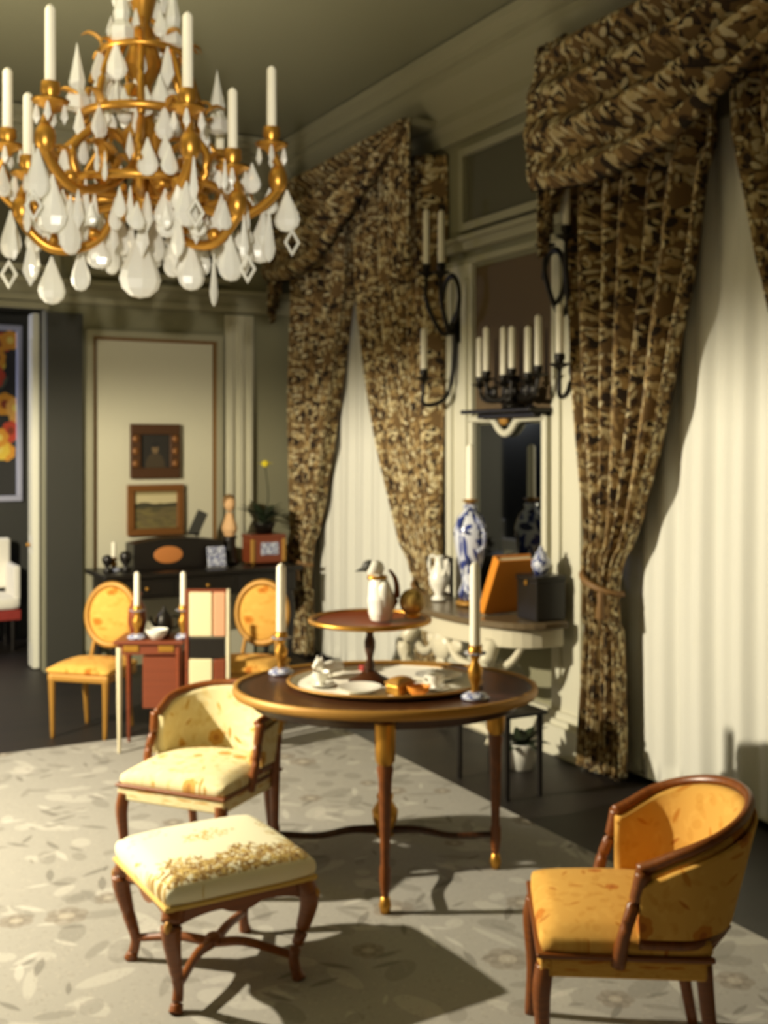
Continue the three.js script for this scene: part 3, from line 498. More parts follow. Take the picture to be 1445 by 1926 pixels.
// ---------------------------------------------------------------- tub armchair
function tubChair(label, pos, turn, fabric, rise = 0.085) {
  const o = thing('tub_armchair', label, 'armchair', pos, turn, 'tub armchairs');   // faces local +z
  const w = 0.25;
  for (const s of [-1, 1]) {
    part('leg', [limb([[s * 0.225, 0.36, 0.225], [s * 0.232, 0.3, 0.235], [s * 0.222, 0.15, 0.232], [s * 0.225, 0, 0.24]], [0.026, 0.026, 0.018, 0.016], 10, 20)], M.wood, o);
    part('leg', [limb([[s * 0.19, 0.36, -0.2], [s * 0.195, 0.2, -0.215], [s * 0.2, 0, -0.25]], [0.024, 0.02, 0.016], 10, 16)], M.wood, o);
    part('arm_support', [limb([[s * 0.24, 0.37, 0.035], [s * 0.258, 0.46, 0.02], [s * 0.252, 0.55, -0.01], [s * 0.256, 0.625, -0.03]], [0.022, 0.018, 0.018, 0.022], 10, 18)], M.wood, o);
  }
  part('seat_rail', [rb(0.5, 0.055, 0.035, 0, 0.36, 0.225, 0.01), rb(0.42, 0.055, 0.035, 0, 0.36, -0.2, 0.01), rb(0.035, 0.055, 0.42, -0.228, 0.36, 0.01, 0.01), rb(0.035, 0.055, 0.42, 0.228, 0.36, 0.01, 0.01)], fabric, o);
  part('rail_moulding', [rb(0.51, 0.014, 0.02, 0, 0.392, 0.24, 0.005), rb(0.02, 0.014, 0.46, -0.245, 0.392, 0.01, 0.005), rb(0.02, 0.014, 0.46, 0.245, 0.392, 0.01, 0.005)], M.wood, o);
  part('seat', [cushion(0.47, 0.44, 0.06, 0.035).translate(0, 0.385, 0.01)], fabric, o);
  // U path
  const path = (t) => { const a = (t - 0.5) * 2; if (Math.abs(a) > 0.72) { const q = (Math.abs(a) - 0.72) / 0.28; return [Math.sign(a) * 0.245, -0.12 + q * 0.1]; } const th = a / 0.72 * PI / 2; return [Math.sin(th) * 0.245, -0.12 - Math.cos(th) * 0.17]; };
  const N = 40, top = (t) => 0.625 + rise * Math.pow(Math.cos((t - 0.5) * PI), 1.2), bot = 0.43;
  const nrm = (t) => { const e = 0.004, a = path(Math.max(0, t - e)), b = path(Math.min(1, t + e)); const l = Math.hypot(b[0] - a[0], b[1] - a[1]); return [-(b[1] - a[1]) / l, (b[0] - a[0]) / l]; };
  const shell = (d0, d1, y0f, y1f) => {
    const rings = [];
    for (let i = 0; i <= N; i++) {
      const t = i / N, p = path(t), n = nrm(t), y0 = y0f(t), y1 = y1f(t), flare = (y) => (0.015 + 0.055 * Math.cos((t - 0.5) * PI)) * (y - 0.43) / 0.28, m = (d0 + d1) / 2, r = [];
      const q = [[d0, y0], [d0, (y0 + y1) / 2], [d0, y1 - 0.012], [m, y1], [d1, y1 - 0.012], [d1 - 0.008, (y0 + y1) / 2], [d1, y0 + 0.01], [m, y0]];
      for (const [d, y] of q) r.push(V(p[0] + n[0] * (d - flare(y)) , y, p[1] + n[1] * (d - flare(y))));
      rings.push(r);
    }
    return loft(rings, (i, j, p) => [i / N * 1.7, p.y * 2]);
  };
  part('backrest', [shell(0.0, 0.045, () => bot, t => top(t) - 0.012)], fabric, o);
  part('outside_back', [shell(-0.018, -0.002, () => bot + 0.02, t => top(t) - 0.03)], fabric, o);
  const rim = [], low = []; for (let i = 0; i <= 24; i++) { const t = i / 24, p = path(t), n = nrm(t); { const fl = (0.015 + 0.055 * Math.cos((t - 0.5) * PI)) * (top(t) - 0.43) / 0.28 - 0.014; rim.push([p[0] - n[0] * fl, top(t), p[1] - n[1] * fl]); }; low.push([p[0], bot, p[1]]); }
  part('top_rail', [limb(rim, [0.017, 0.014, 0.014, 0.014, 0.017], 10, 60)], M.wood, o);
  part('lower_rail', [limb(low, [0.016, 0.016], 8, 50)], M.wood, o);
  for (const q of [-1, 1]) part('back_post', [limb([[q * 0.12, 0.36, -0.22], [q * 0.12, 0.44, -0.28]], [0.014, 0.014], 8, 4)], M.wood, o);
  return o;
}
const G0 = 0.0155;
tubChair('cream floral tub armchair behind the stool, left of the table', [1.549, G0, -4.415], Math.atan2(-0.789, 0.615), M.tap);
tubChair('golden floral tub armchair at the lower right, turned toward table', [2.13, G0, -2.51], Math.atan2(-0.843, -0.538), M.tapGold, 0.14);

// ---------------------------------------------------------------- stool
{
  const o = thing('stool', 'cream floral upholstered stool with carved cabriole legs in front', 'stool', [1.29, G0, -3.575], 0.05);
  part('cushion', [cushion(0.5, 0.49, 0.075, 0.035, 0.014, 24).translate(0, 0.335, 0)], M.stool, o);
  const pr = [[-0.255, -0.25], [0.255, -0.25], [0.255, 0.25], [-0.255, 0.25], [-0.255, -0.25]];
  const pipe = []; for (let k = 0; k < 4; k++) pipe.push(limb([[pr[k][0], 0.338, pr[k][1]], [(pr[k][0] + pr[k + 1][0]) / 2, 0.338, (pr[k][1] + pr[k + 1][1]) / 2], [pr[k + 1][0], 0.338, pr[k + 1][1]]], [0.009, 0.009], 8, 6));
  part('piping', pipe, M.piping, o);
  const apr = (a, b) => { const s = new THREE.Shape(); s.moveTo(-a, 0); s.lineTo(a, 0); s.lineTo(a, -0.06); s.quadraticCurveTo(a * 0.6, -0.03, a * 0.3, -0.035); s.quadraticCurveTo(0, -0.075, -a * 0.3, -0.035); s.quadraticCurveTo(-a * 0.6, -0.03, -a, -0.06); s.lineTo(-a, 0); return new THREE.ExtrudeGeometry(s, { depth: 0.022, bevelEnabled: false }).translate(0, 0.332, -0.011); };
  for (const s of [-1, 1]) { part('apron', [apr(0.225).translate(0, 0, s * 0.225)], M.wood, o); part('apron', [apr(0.225).rotateY(PI / 2).translate(s * 0.225, 0, 0)], M.wood, o); }
  for (const sx of [-1, 1]) for (const sz of [-1, 1]) {
    const q = (d, y) => [sx * d, y, sz * d];
    const lg = part('leg', [limb([q(0.222, 0.33), q(0.238, 0.27), q(0.222, 0.17), q(0.2, 0.07), q(0.205, 0.03), q(0.214, 0)], [0.036, 0.033, 0.023, 0.017, 0.018, 0.023], 12, 30)], M.wood, o);
    part('knee_carving', [sph(0.013, sx * 0.254, 0.285, sz * 0.254, 1, 1.7, 1)], M.giltPaint, lg);
  }
  part('stretcher', [limb([[-0.2, 0.075, -0.2], [-0.08, 0.1, -0.07], [0, 0.09, 0], [0.08, 0.1, 0.07], [0.2, 0.075, 0.2]], [0.014, 0.016, 0.018, 0.016, 0.014], 8, 24), limb([[0.2, 0.075, -0.2], [0.08, 0.1, -0.07], [0, 0.09, 0], [-0.08, 0.1, 0.07], [-0.2, 0.075, 0.2]], [0.014, 0.016, 0.018, 0.016, 0.014], 8, 24), sph(0.03, 0, 0.1, 0, 1, 0.8, 1)], M.wood, o);
}

// ---------------------------------------------------------------- centre table
const TX = 2.223, TZ = -4.085, TT = 0.775;
{
  const o = thing('oval_table', 'oval dark table with gilt rim and four tapering legs', 'table', [TX, G0, TZ], -28.5 * PI / 180);
  const t = TT - G0, OV = 0.8;
  part('table_top', [lathe([[0, t - 0.03], [0.61, t - 0.03], [0.615, t - 0.02], [0.61, t - 0.002], [0.6, t], [0, t]], 64).scale(1, 1, OV)], M.woodDark, o);
  part('gilt_rim', [lathe([[0.608, t - 0.03], [0.625, t - 0.03], [0.632, t - 0.015], [0.628, t + 0.006], [0.61, t + 0.008], [0.606, t]], 64).scale(1, 1, OV)], M.giltPaint, o);
  part('apron', [lathe([[0.52, t - 0.075], [0.55, t - 0.075], [0.555, t - 0.07], [0.555, t - 0.04], [0.57, t - 0.031], [0.52, t - 0.031]], 64).scale(1, 1, OV)], M.woodDark, o);
  const ang = (k) => 90 * k * PI / 180;
  for (let k = 0; k < 4; k++) {
    const x = Math.sin(ang(k)) * 0.458, z = Math.cos(ang(k)) * 0.445;
    const l = part('leg', [lathe([[0, 0], [0.014, 0], [0.02, 0.03], [0.014, 0.06], [0.022, 0.12], [0.022, 0.17], [0.017, 0.18], [0.026, 0.5], [0.032, 0.54], [0.026, 0.56], [0.034, 0.6], [0.036, t - 0.04], [0, t - 0.04]], 14).translate(x, 0, z)], M.wood, o);
    part('gilt_mount', [lathe([[0.026, 0.555], [0.037, 0.57], [0.04, 0.62], [0.042, t - 0.05], [0.034, t - 0.045]], 14).translate(x, 0, z)], M.gilt, l);
    part('gilt_shoe', [lathe([[0.0, 0.001], [0.018, 0], [0.024, 0.03], [0.016, 0.062], [0, 0.063]], 12).translate(x, 0, z)], M.gilt, l);
    part('stretcher', [limb([[x * 0.96, 0.14, z * 0.96], [x * 0.6, 0.135, z * 0.6], [x * 0.3, 0.16, z * 0.3], [0, 0.16, 0]], [0.014, 0.014, 0.016, 0.02], 8, 20)], M.woodDark, o);
  }
  part('stretcher_vase', [lathe([[0, 0.13], [0.04, 0.14], [0.03, 0.16], [0.05, 0.2], [0.055, 0.24], [0.03, 0.28], [0.036, 0.3], [0.012, 0.34], [0, 0.36]], 18)], M.gilt, o);
}
function candlestick(label, x, y, z, hs, hc, r, cat = 'candlestick') {
  const o = thing('candlestick', label, cat, [x, y, z]);
  part('base', [lathe([[0, 0], [0.055, 0], [0.055, 0.012], [0.04, 0.022], [0.02, 0.03], [0, 0.03]])], M.blueWhite, o);
  part('stem', [lathe([[0, 0.025], [0.02, 0.025], [0.014, 0.05], [0.026, hs * 0.4], [0.03, hs * 0.55], [0.014, hs * 0.7], [0.02, hs * 0.8], [0.028, hs * 0.86], [0.024, hs], [0, hs]])], M.gilt, o);
  part('drip_pan', [lathe([[0.01, hs * 0.8], [0.042, hs * 0.84], [0.044, hs * 0.87], [0.01, hs * 0.85]], 18)], M.blueWhite, o);
  candle(o, 0, hs - 0.01, 0, hc, r);
  return o;
}
const T0 = TT + 0.001;
candlestick('gilt candlestick with tall white candle at the table left edge', 1.93, T0, -4.49, 0.185, 0.3, 0.021);
candlestick('gilt candlestick with tall white candle at the table front right', 2.41, T0, -3.69, 0.21, 0.33, 0.021);
{
  const tr = thing('tray', 'large pale oval tray covering the middle of the table', 'tray', [TX - 0.0, T0, TZ + 0.0], -28.5 * PI / 180);
  part('tray_plate', [lathe([[0, 0], [0.36, 0], [0.395, 0.02], [0.4, 0.02], [0.365, 0.006], [0, 0.006]], 48).scale(1, 1, 0.82)], M.white, tr);
  part('tray_rim', [new THREE.TorusGeometry(0.4, 0.007, 8, 64).rotateX(PI / 2).scale(1, 1, 0.82).translate(0, 0.02, 0)], M.giltPaint, tr);
  const T1 = T0 + 0.007;
  const tz = thing('tazza', 'gilt footed tazza with wide dish standing on the tray', 'tazza', [TX - 0.05, T1, TZ - 0.04]);
  part('foot', [lathe([[0, 0], [0.09, 0], [0.09, 0.01], [0.05, 0.03], [0.025, 0.05], [0, 0.05]])], M.woodDark, tz);
  part('stem', [lathe([[0, 0.04], [0.018, 0.045], [0.024, 0.07], [0.012, 0.1], [0.022, 0.14], [0.024, 0.17], [0.014, 0.2], [0.03, 0.232], [0, 0.234]])], M.woodDark, tz);
  part('dish', [lathe([[0, 0.228], [0.06, 0.231], [0.2, 0.245], [0.245, 0.258], [0.242, 0.265], [0.2, 0.255], [0, 0.243]], 48)], M.mahogany, tz);
  part('dish_rim', [new THREE.TorusGeometry(0.247, 0.011, 8, 64).rotateX(PI / 2).translate(0, 0.261, 0)], M.gilt, tz);
  const D0 = T1 + 0.257;
  // white porcelain bird, upright, dark head turned to the left of the picture
  const bd = thing('porcelain_bird', 'white porcelain bird figurine with dark head on the tazza', 'figurine', [TX - 0.02, D0, TZ - 0.04], -28.5 * PI / 180 + 0.0);
  part('body', [limb([[0.02, 0.0, 0], [0.02, 0.03, 0], [0.02, 0.09, 0], [0.01, 0.15, 0], [0.0, 0.19, 0]], [0.05, 0.062, 0.068, 0.052, 0.03], 18, 28, 0.85)], M.porcelain, bd);
  part('wing', [sph(0.05, 0.035, 0.1, 0.05, 0.6, 1.3, 0.35)], M.porcelain, bd); part('wing', [sph(0.05, 0.035, 0.1, -0.05, 0.6, 1.3, 0.35)], M.porcelain, bd);
  part('tail', [limb([[0.06, 0.05, 0], [0.085, 0.1, 0], [0.08, 0.17, 0], [0.055, 0.21, 0]], [0.016, 0.014, 0.01, 0.006], 8, 16)], M.wood, bd);
  part('collar', [new THREE.TorusGeometry(0.033, 0.01, 8, 24).rotateX(PI / 2).translate(0.004, 0.178, 0)], M.gilt, bd);
  const hd = part('head', [sph(0.036, -0.005, 0.215, 0, 1.1, 1, 0.95)], M.porcelain, bd);
  part('cap', [sph(0.03, -0.028, 0.224, 0, 1.05, 0.9, 0.9)], M.charcoal, hd);
  part('beak', [new THREE.ConeGeometry(0.013, 0.045, 10).rotateZ(PI / 2 + 0.3).translate(-0.07, 0.208, 0)], M.charcoal, hd);
  const ba = thing('gilt_ball', 'gilt sphere on a ring at the right of the tazza dish', 'ornament', [TX + 0.11, D0 + 0.012, TZ + 0.035]);
  part('ball', [sph(0.055, 0, 0.065, 0)], std(0xa98a48, 0.4, 0.4), ba); part('foot_ring', [lathe([[0.02, 0], [0.035, 0], [0.03, 0.02], [0.02, 0.02]])], M.gilt, ba);
  // small things on the tray
  const cupL = [[0, 0], [0.022, 0], [0.022, 0.006], [0.016, 0.01], [0.03, 0.03], [0.036, 0.055], [0.033, 0.055], [0.026, 0.03], [0, 0.016]];
  const mkCup = (label, x, z, r) => { const c = thing('porcelain_cup', label, 'cup', [x, T1, z], r); part('saucer', [lathe([[0, 0], [0.035, 0], [0.06, 0.01], [0.058, 0.013], [0.03, 0.005], [0, 0.005]])], M.porcelain, c); part('cup_bowl', [lathe(cupL).translate(0, 0.006, 0)], M.porcelain, c); part('handle', [new THREE.TorusGeometry(0.014, 0.004, 6, 14).translate(0.045, 0.035, 0)], M.porcelain, c); };
  mkCup('white cup on saucer at the left of the tray', TX - 0.26, TZ - 0.07, 0.3);
  mkCup('white cup on saucer nearest the front candlestick', TX + 0.12, TZ + 0.21, 2);
  const f = thing('porcelain_dog', 'small white reclining porcelain animal at the tray back left', 'figurine', [TX - 0.14, T1 + 0.004, TZ - 0.23], 0.4);
  part('body', [limb([[-0.06, 0.03, 0], [0, 0.035, 0], [0.06, 0.03, 0]], [0.022, 0.03, 0.024], 12, 14)], M.porcelain, f);
  part('head', [sph(0.022, -0.075, 0.06, 0, 1.1, 1, 0.9), sph(0.012, -0.098, 0.053, 0), new THREE.ConeGeometry(0.009, 0.022, 8).translate(-0.07, 0.085, 0.011), new THREE.ConeGeometry(0.009, 0.022, 8).translate(-0.07, 0.085, -0.011)], M.porcelain, f);
  part('paw', [limb([[-0.05, 0.012, 0.018], [-0.09, 0.009, 0.018]], [0.01, 0.008], 8, 4), limb([[-0.05, 0.012, -0.018], [-0.09, 0.009, -0.018]], [0.01, 0.008], 8, 4)], M.porcelain, f);
  const bxo = thing('gilt_box', 'small gilt box with domed lid at the tray front', 'box', [TX - 0.04, T1, TZ + 0.2], 0.3);
  part('body', [rb(0.1, 0.04, 0.07, 0, 0.02, 0)], M.gilt, bxo); part('lid', [cushion(0.104, 0.074, 0.012, 0.016, 0.002, 8).translate(0, 0.041, 0)], M.giltPaint, bxo);
  const bo = thing('amber_bowl', 'small amber bowl at the right front of the tray', 'bowl', [TX + 0.0, T1, TZ + 0.275]);
  part('bowl', [lathe([[0, 0], [0.02, 0], [0.04, 0.02], [0.048, 0.04], [0.044, 0.04], [0.034, 0.02], [0, 0.008]])], M.orange, bo);
  const dsh = one('porcelain_dish', [lathe([[0, 0], [0.05, 0], [0.1, 0.022], [0.098, 0.026], [0.05, 0.007], [0, 0.006]]).translate(TX + 0.23, T1, TZ + 0.05)], M.porcelain, 'white shallow dish at the right of the tray', 'dish');
  const dsh2 = one('porcelain_dish', [lathe([[0, 0], [0.05, 0], [0.09, 0.02], [0.088, 0.024], [0.05, 0.007], [0, 0.006]]).translate(TX - 0.17, T1, TZ + 0.1)], M.porcelain, 'white shallow dish at the front left of the tray', 'dish');
  one('snuff_box', [rb(0.06, 0.025, 0.045, TX + 0.05, T1 + 0.0125, TZ - 0.26, 0.006)], M.red, 'small red box at the back of the tray', 'box');
}

// ---------------------------------------------------------------- back corner: desk and pictures
{
  const paint = (draw) => std(0xffffff, 0.7, 0, { map: canvas(256, 256, draw) });
  const portrait = paint((g, w, h) => {
    g.fillStyle = '#1e1a12'; g.fillRect(0, 0, w, h);
    g.fillStyle = '#3a2f1c'; g.beginPath(); g.ellipse(128, 230, 80, 90, 0, 0, 6.3); g.fill();
    g.fillStyle = '#6b5638'; g.beginPath(); g.ellipse(128, 110, 28, 36, 0, 0, 6.3); g.fill();
    g.fillStyle = '#14100a'; g.beginPath(); g.ellipse(128, 82, 34, 20, 0, 0, 6.3); g.fill();
  });
  const land = paint((g, w, h) => {
    g.fillStyle = '#5f5433'; g.fillRect(0, 0, w, h);
    g.fillStyle = '#b9ad84'; g.fillRect(0, 25, w, 62); g.fillStyle = '#8d8158'; g.fillRect(0, 0, w, 28);
    for (let k = 0; k < 60; k++) { g.fillStyle = rgba(rnd() < 0.5 ? 0x4a4226 : 0x6e6236, 0.6); g.beginPath(); g.ellipse(rr(0, w), rr(92, h), rr(10, 40), rr(4, 12), 0, 0, 6.3); g.fill(); }
    g.fillStyle = '#3a3620'; g.beginPath(); g.moveTo(0, 95); g.quadraticCurveTo(60, 60, 120, 92); g.lineTo(w, 80); g.lineTo(w, 110); g.lineTo(0, 120); g.fill();
  });
  const pic = (name, label, x0, x1, h0, h1, fw, mat, fm) => {
    const o = thing(name, label, 'picture', [(x0 + x1) / 2, (h0 + h1) / 2, ZB + 0.013]); const w = x1 - x0, h = h1 - h0;
    part('canvas', [bx(w - fw * 1.8, h - fw * 1.8, 0.015, 0, 0, 0.012)], mat, o);
    part('picture_frame', [rb(w, fw, 0.04, 0, h / 2 - fw / 2, 0.021), rb(w, fw, 0.04, 0, -h / 2 + fw / 2, 0.021), rb(fw, h - 2 * fw, 0.04, -w / 2 + fw / 2, 0, 0.021), rb(fw, h - 2 * fw, 0.04, w / 2 - fw / 2, 0, 0.021)], fm, o);
    return o;
  };
  const fm = std(0x7a4f24, 0.45, 0.3);
  const p1 = pic('framed_picture', 'upper small dark portrait in a carved wooden frame', 2.5, 2.91, 1.5, 1.94, 0.085, portrait, std(0x4a2f18, 0.5, 0.2));
  for (const s of [-1, 1]) for (const y of [-0.1, 0, 0.1]) part('carved_ornament', [sph(0.03, s * 0.165, y, 0.04, 0.9, 1, 0.5)], fm, p1);
  pic('framed_picture', 'lower small landscape in a gilt wooden frame', 2.475, 2.94, 1.04, 1.45, 0.055, land, fm);
  const o = thing('writing_desk', 'long black writing desk against the far wall', 'desk', [2.93, 0, -8.53]);
  part('desk_top', [rb(1.6, 0.035, 0.6, 0, 0.785, 0, 0.008)], M.ebony, o);
  part('body', [rb(1.5, 0.16, 0.54, 0, 0.687, 0, 0.006)], M.ebony, o);
  for (const x of [-0.48, 0, 0.48]) { const d = part('drawer', [rb(0.42, 0.11, 0.02, x, 0.69, 0.272, 0.006)], M.ebony, o); part('knob', [sph(0.014, x, 0.69, 0.292)], M.gilt, d); }
  for (const sx of [-1, 1]) for (const sz of [-1, 1]) part('leg', [limb([[sx * 0.7, 0.62, sz * 0.23], [sx * 0.72, 0.45, sz * 0.24], [sx * 0.7, 0.0, sz * 0.24]], [0.035, 0.03, 0.02], 10, 14)], M.ebony, o);
  const sh = new THREE.Shape(); sh.moveTo(-0.36, 0); sh.lineTo(-0.36, 0.19); sh.quadraticCurveTo(0, 0.26, 0.36, 0.19); sh.lineTo(0.36, 0); sh.lineTo(-0.36, 0);
  const c = thing('letter_cabinet', 'black arched letter cabinet with orange medallion on the desk', 'cabinet', [2.79, 0.803, -8.62]);
  part('case', [new THREE.ExtrudeGeometry(sh, { depth: 0.22, bevelEnabled: true, bevelSize: 0.006, bevelThickness: 0.006, bevelSegments: 2 }).translate(0, 0.006, -0.11)], M.ebony, c);
  part('medallion', [sph(0.12, -0.09, 0.11, 0.115, 1, 0.56, 0.06)], M.medallion, c);
  const pt = thing('porcelain_plaque', 'blue and white square plaque leaning on the black cabinet', 'plaque', [3.07, 0.803, -8.42]);
  part('plaque_tile', [rb(0.15, 0.16, 0.012, 0, 0.085, 0, 0.004).rotateX(-0.18)], M.blueWhite, pt); part('plaque_frame', [rb(0.17, 0.012, 0.02, 0, 0.003, -0.0, 0.003)], M.silver, pt);
  const lf = thing('leaning_frame', 'dark tilted frame on top of the letter cabinet', 'frame', [2.93, 1.055, -8.6]);
  part('frame_border', [rb(0.09, 0.2, 0.015, 0, 0.1, 0, 0.003).rotateZ(-0.45)], M.charcoal, lf); part('foot', [rb(0.1, 0.014, 0.08, 0.0, 0.006, 0, 0.003)], M.ebony, lf);
  const mkUrn = (label, x, s) => { const u = thing('small_urn', label, 'urn', [x, 0.803, -8.5]); part('body', [lathe([[0, 0], [0.03, 0], [0.03, 0.012], [0.012, 0.03], [0.035, 0.07], [0.035, 0.1], [0.02, 0.115], [0, 0.12]]).scale(s, s, s)], M.ebony, u); return u; };
  mkUrn('leftmost small black urn on the black desk', 2.22, 1.1); mkUrn('small black urn next to the letter cabinet on the desk', 2.36, 1.3);
  const ca = candlestick('short white candle stick between the two black urns', 2.29, 0.803, -8.58, 0.1, 0.13, 0.018);
  const jc = thing('mounted_casket', 'orange casket with blue porcelain panel on the desk right', 'casket', [3.5, 0.803, -8.5]);
  part('case', [rb(0.3, 0.2, 0.2, 0, 0.115, 0, 0.01)], M.mahogany, jc); part('porcelain_panel', [rb(0.15, 0.1, 0.01, 0.01, 0.13, 0.102, 0.003)], M.blueWhite, jc);
  for (const s of [-1, 1]) part('gilt_corner', [rb(0.035, 0.19, 0.03, s * 0.135, 0.115, 0.095, 0.01)], M.giltPaint, jc);
  for (const s of [-1, 1]) for (const q of [-1, 1]) part('foot', [sph(0.014, s * 0.12, 0.012, q * 0.07)], M.gilt, jc);
  part('lid', [rb(0.31, 0.03, 0.21, 0, 0.228, 0, 0.008)], M.mahogany, jc);
  const pv = thing('flowering_plant', 'dark leafy plant with one yellow bloom on the casket', 'plant', [3.5, 1.048, -8.5]);
  part('pot', [lathe([[0, 0], [0.06, 0], [0.09, 0.07], [0.095, 0.09], [0.085, 0.09], [0, 0.08]])], M.bronze, pv);
  for (let k = 0; k < 22; k++) { const a = k * 2.4; part('leaf', [leafGeo(rr(0.13, 0.24), rr(0.03, 0.05)).rotateZ(rr(0.3, 1.25)).rotateY(a).translate(0, 0.08 + rr(0, 0.06), 0)], M.leaf, pv); }
  part('flower_stem', [limb([[0, 0.07, 0], [0.03, 0.3, 0.02], [0, 0.55, 0.03]], [0.006, 0.005, 0.004], 6, 14)], M.leaf, pv);
  const bl = part('bloom', [sph(0.03, 0, 0.57, 0.03, 1, 0.9, 1)], M.yellow, pv);
  for (let k = 0; k < 8; k++) part('petal', [leafGeo(0.06, 0.02).rotateZ(0.4).rotateY(k * PI / 4).translate(0, 0.57, 0.03)], M.yellow, bl);
  const bu = thing('ceramic_bust', 'peach coloured ceramic bust beside the flowering plant', 'bust', [3.235, 0.803, -8.58]);
  part('plinth', [lathe([[0, 0], [0.07, 0], [0.07, 0.03], [0.05, 0.05], [0.05, 0.2], [0.065, 0.23], [0, 0.23]])], M.ebony, bu);
  part('shoulders', [limb([[0, 0.22, 0], [0, 0.29, 0], [0, 0.34, 0], [0, 0.42, 0]], [0.05, 0.09, 0.07, 0.035], 16, 16, 0.7)], M.peach, bu);
  part('head', [sph(0.055, 0, 0.49, 0.005, 0.85, 1.15, 1), sph(0.012, 0, 0.48, 0.062)], M.peach, bu); part('hair', [sph(0.057, 0, 0.51, -0.012, 0.9, 1.05, 1)], M.brownLine, bu);
}
// anteroom: painting and bench
{
  const flowers = std(0xffffff, 0.7, 0, { map: canvas(512, 768, (g, w, h) => {
    g.fillStyle = '#2b2a26'; g.fillRect(0, 0, w, h);
    for (let k = 0; k < 70; k++) leafShape(g, rr(0, w), rr(0, h * 0.85), rr(40, 110), rr(10, 24), rr(0, 6.3), rnd() < 0.5 ? '#3c4a3a' : '#555c48');
    for (let k = 0; k < 46; k++) flower(g, rr(0, w), rr(40, h * 0.75), rr(24, 56), ['#d9962c', '#c6482a', '#e3c040', '#b8402f', '#e0a850'][k % 5], ['#8a3a18', '#e8cf60'][k % 2], 7);
  }) });
  const o = thing('flower_painting', 'tall flower painting in a silver frame inside the anteroom', 'painting', [1.47, 2.06, -10.6]);
  part('canvas', [bx(0.94, 1.52, 0.02, 0, 0, 0.015)], flowers, o);
  part('picture_frame', [rb(1.02, 0.05, 0.05, 0, 0.775, 0.026), rb(1.02, 0.05, 0.05, 0, -0.775, 0.026), rb(0.05, 1.5, 0.05, -0.485, 0, 0.026), rb(0.05, 1.5, 0.05, 0.485, 0, 0.026)], std(0xb4b6c8, 0.45, 0.2), o);
  const b = thing('settee', 'small white settee with red seat rail inside the anteroom', 'settee', [1.3, 0, -10.2]);
  part('backrest', [rb(1.1, 0.45, 0.08, 0, 0.72, -0.22, 0.03)], M.white, b); part('seat', [cushion(1.1, 0.45, 0.1, 0.03).translate(0, 0.36, 0)], M.white, b); part('seat_rail', [rb(1.12, 0.09, 0.46, 0, 0.31, 0, 0.01)], M.red, b);
  for (const sx of [-1, 1]) { part('armrest', [rb(0.06, 0.3, 0.42, sx * 0.53, 0.58, 0, 0.02)], M.white, b); for (const sz of [-1, 1]) part('leg', [cyl(0.018, 0.026, 0.27, sx * 0.5, 0, sz * 0.18, 10)], M.ebony, b); }
}
// oval back chairs
function ovalChair(label, pos, turn) {
  const o = thing('oval_back_chair', label, 'chair', pos, turn, 'oval back chairs');
  for (const s of [-1, 1]) { part('leg', [limb([[s * 0.18, 0.38, 0.17], [s * 0.178, 0.2, 0.17], [s * 0.175, 0, 0.17]], [0.024, 0.018, 0.013], 10, 10)], M.giltPaint, o); part('leg', [limb([[s * 0.15, 0.38, -0.17], [s * 0.15, 0.2, -0.18], [s * 0.155, 0, -0.21]], [0.022, 0.018, 0.014], 10, 10)], M.giltPaint, o); part('back_support', [limb([[s * 0.12, 0.37, -0.18], [s * 0.11, 0.48, -0.2], [s * 0.1, 0.55, -0.215]], [0.016, 0.014, 0.014], 8, 10)], M.giltPaint, o); }
  part('seat_rail', [rb(0.41, 0.05, 0.38, 0, 0.365, 0, 0.015)], M.giltPaint, o);
  part('seat', [cushion(0.4, 0.37, 0.04, 0.03).translate(0, 0.388, 0)], M.tapGold, o);
  const E = (g) => g.rotateX(-0.12).translate(0, 0.69, -0.235);
  part('back_frame', [E(new THREE.TorusGeometry(0.17, 0.02, 10, 40).scale(1, 1.12, 1))], M.giltPaint, o);
  part('backrest', [E(sph(0.155, 0, 0, 0, 1, 1.13, 0.16))], M.tapGold, o);
  return o;
}
ovalChair('orange oval back chair nearest the doorway', [1.72, 0, -6.93], -0.75);
ovalChair('yellow oval back chair behind the candlestick and the tub armchair', [2.56, G0, -6.46], -0.75);
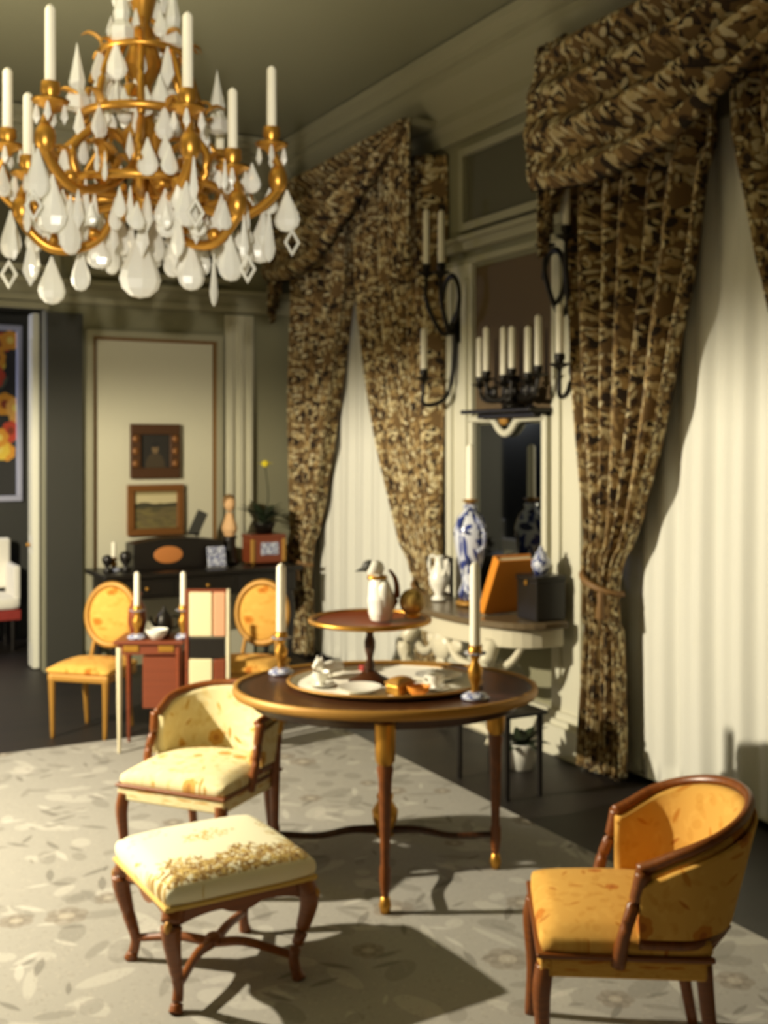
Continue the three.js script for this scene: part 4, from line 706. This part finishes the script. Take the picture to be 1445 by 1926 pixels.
// small cabinet table with candlesticks, fire screen
{
  const o = thing('side_table', 'small red brown side table between the oval back chairs', 'table', [1.93, G0, -6.36], -0.5);
  part('table_top', [rb(0.4, 0.02, 0.3, 0, 0.63, 0, 0.006)], M.mahogany, o);
  part('frieze', [rb(0.36, 0.06, 0.26, 0, 0.59, 0, 0.005)], M.mahogany, o);
  for (const s of [-1, 1]) { part('gilt_mount', [rb(0.09, 0.035, 0.01, s * 0.1, 0.595, 0.133, 0.004)], M.gilt, o); for (const q of [-1, 1]) part('leg', [limb([[s * 0.17, 0.6, q * 0.12], [s * 0.17, 0.3, q * 0.12], [s * 0.17, 0, q * 0.12]], [0.018, 0.015, 0.01], 8, 8)], s < 0 && q > 0 ? M.ivory : M.mahogany, o); }
  part('cupboard', [rb(0.2, 0.3, 0.22, 0.06, 0.4, 0, 0.006)], M.mahogany, o);
  const y = 0.641 + G0;
  candlestick('candlestick on the side table nearer the doorway', 1.83, y, -6.35, 0.19, 0.2, 0.017);
  candlestick('candlestick on the side table nearer the fire screen', 2.07, y, -6.24, 0.19, 0.2, 0.017);
  one('porcelain_bowl', [lathe([[0, 0], [0.03, 0], [0.06, 0.04], [0.065, 0.06], [0.06, 0.06], [0.05, 0.04], [0, 0.02]]).translate(1.92, y, -6.26)], M.porcelain, 'small white bowl on the red brown side table', 'bowl');
  const tp = thing('teapot', 'dark metal teapot on the side table', 'teapot', [2.0, y, -6.38], 0.3);
  part('body', [lathe([[0, 0], [0.03, 0], [0.055, 0.05], [0.05, 0.1], [0.03, 0.13], [0.01, 0.15], [0.012, 0.165], [0, 0.17]])], M.bronze, tp); part('handle', [new THREE.TorusGeometry(0.035, 0.006, 6, 16).translate(0.07, 0.07, 0)], M.bronze, tp); part('spout', [limb([[-0.04, 0.05, 0], [-0.08, 0.08, 0], [-0.095, 0.12, 0]], [0.012, 0.007], 8, 8)], M.bronze, tp);
  const vs = thing('red_vase', 'slender reddish vase on the side table', 'vase', [1.86, y, -6.45]);
  part('body', [lathe([[0, 0], [0.035, 0], [0.055, 0.08], [0.05, 0.16], [0.02, 0.22], [0.03, 0.25], [0.02, 0.25], [0, 0.2]])], M.mahogany, vs); 
  const f = thing('fire_screen', 'narrow cream and pink upholstered fire screen with pale post', 'screen', [2.13, G0, -5.97], -0.5);
  part('upper_panel', [rb(0.13, 0.25, 0.03, -0.045, 0.81, 0, 0.01)], M.creamCloth, f); part('upper_side_panel', [rb(0.07, 0.25, 0.03, 0.06, 0.81, 0, 0.01)], M.pink, f);
  part('middle_panel', [rb(0.2, 0.11, 0.025, -0.01, 0.62, 0, 0.005)], M.ebony, f); part('lower_panel', [rb(0.13, 0.22, 0.03, -0.045, 0.45, 0, 0.01)], M.creamCloth, f); part('lower_side_panel', [rb(0.07, 0.22, 0.025, 0.06, 0.45, 0, 0.01)], M.mahogany, f);
  part('post', [cyl(0.012, 0.012, 0.95, 0.107, 0.0, 0, 12)], M.ivory, f); part('post', [cyl(0.012, 0.012, 0.95, -0.122, 0.0, 0, 12)], M.mahogany, f);
  part('crossbar', [rb(0.23, 0.02, 0.02, -0.008, 0.94, 0, 0.005), rb(0.23, 0.02, 0.02, -0.008, 0.33, 0, 0.005)], M.mahogany, f);
  for (const s of [-0.122, 0.107]) part('foot', [limb([[s, 0.03, -0.12], [s, 0.04, 0], [s, 0.03, 0.12]], [0.012, 0.016, 0.012], 8, 8)], M.mahogany, f);
}

for (const o of scene.children) if (o.isMesh || o.isGroup) o.traverse(m => { if (m.isMesh) m.castShadow = m.receiveShadow = true; });
renderer.render(scene, camera);
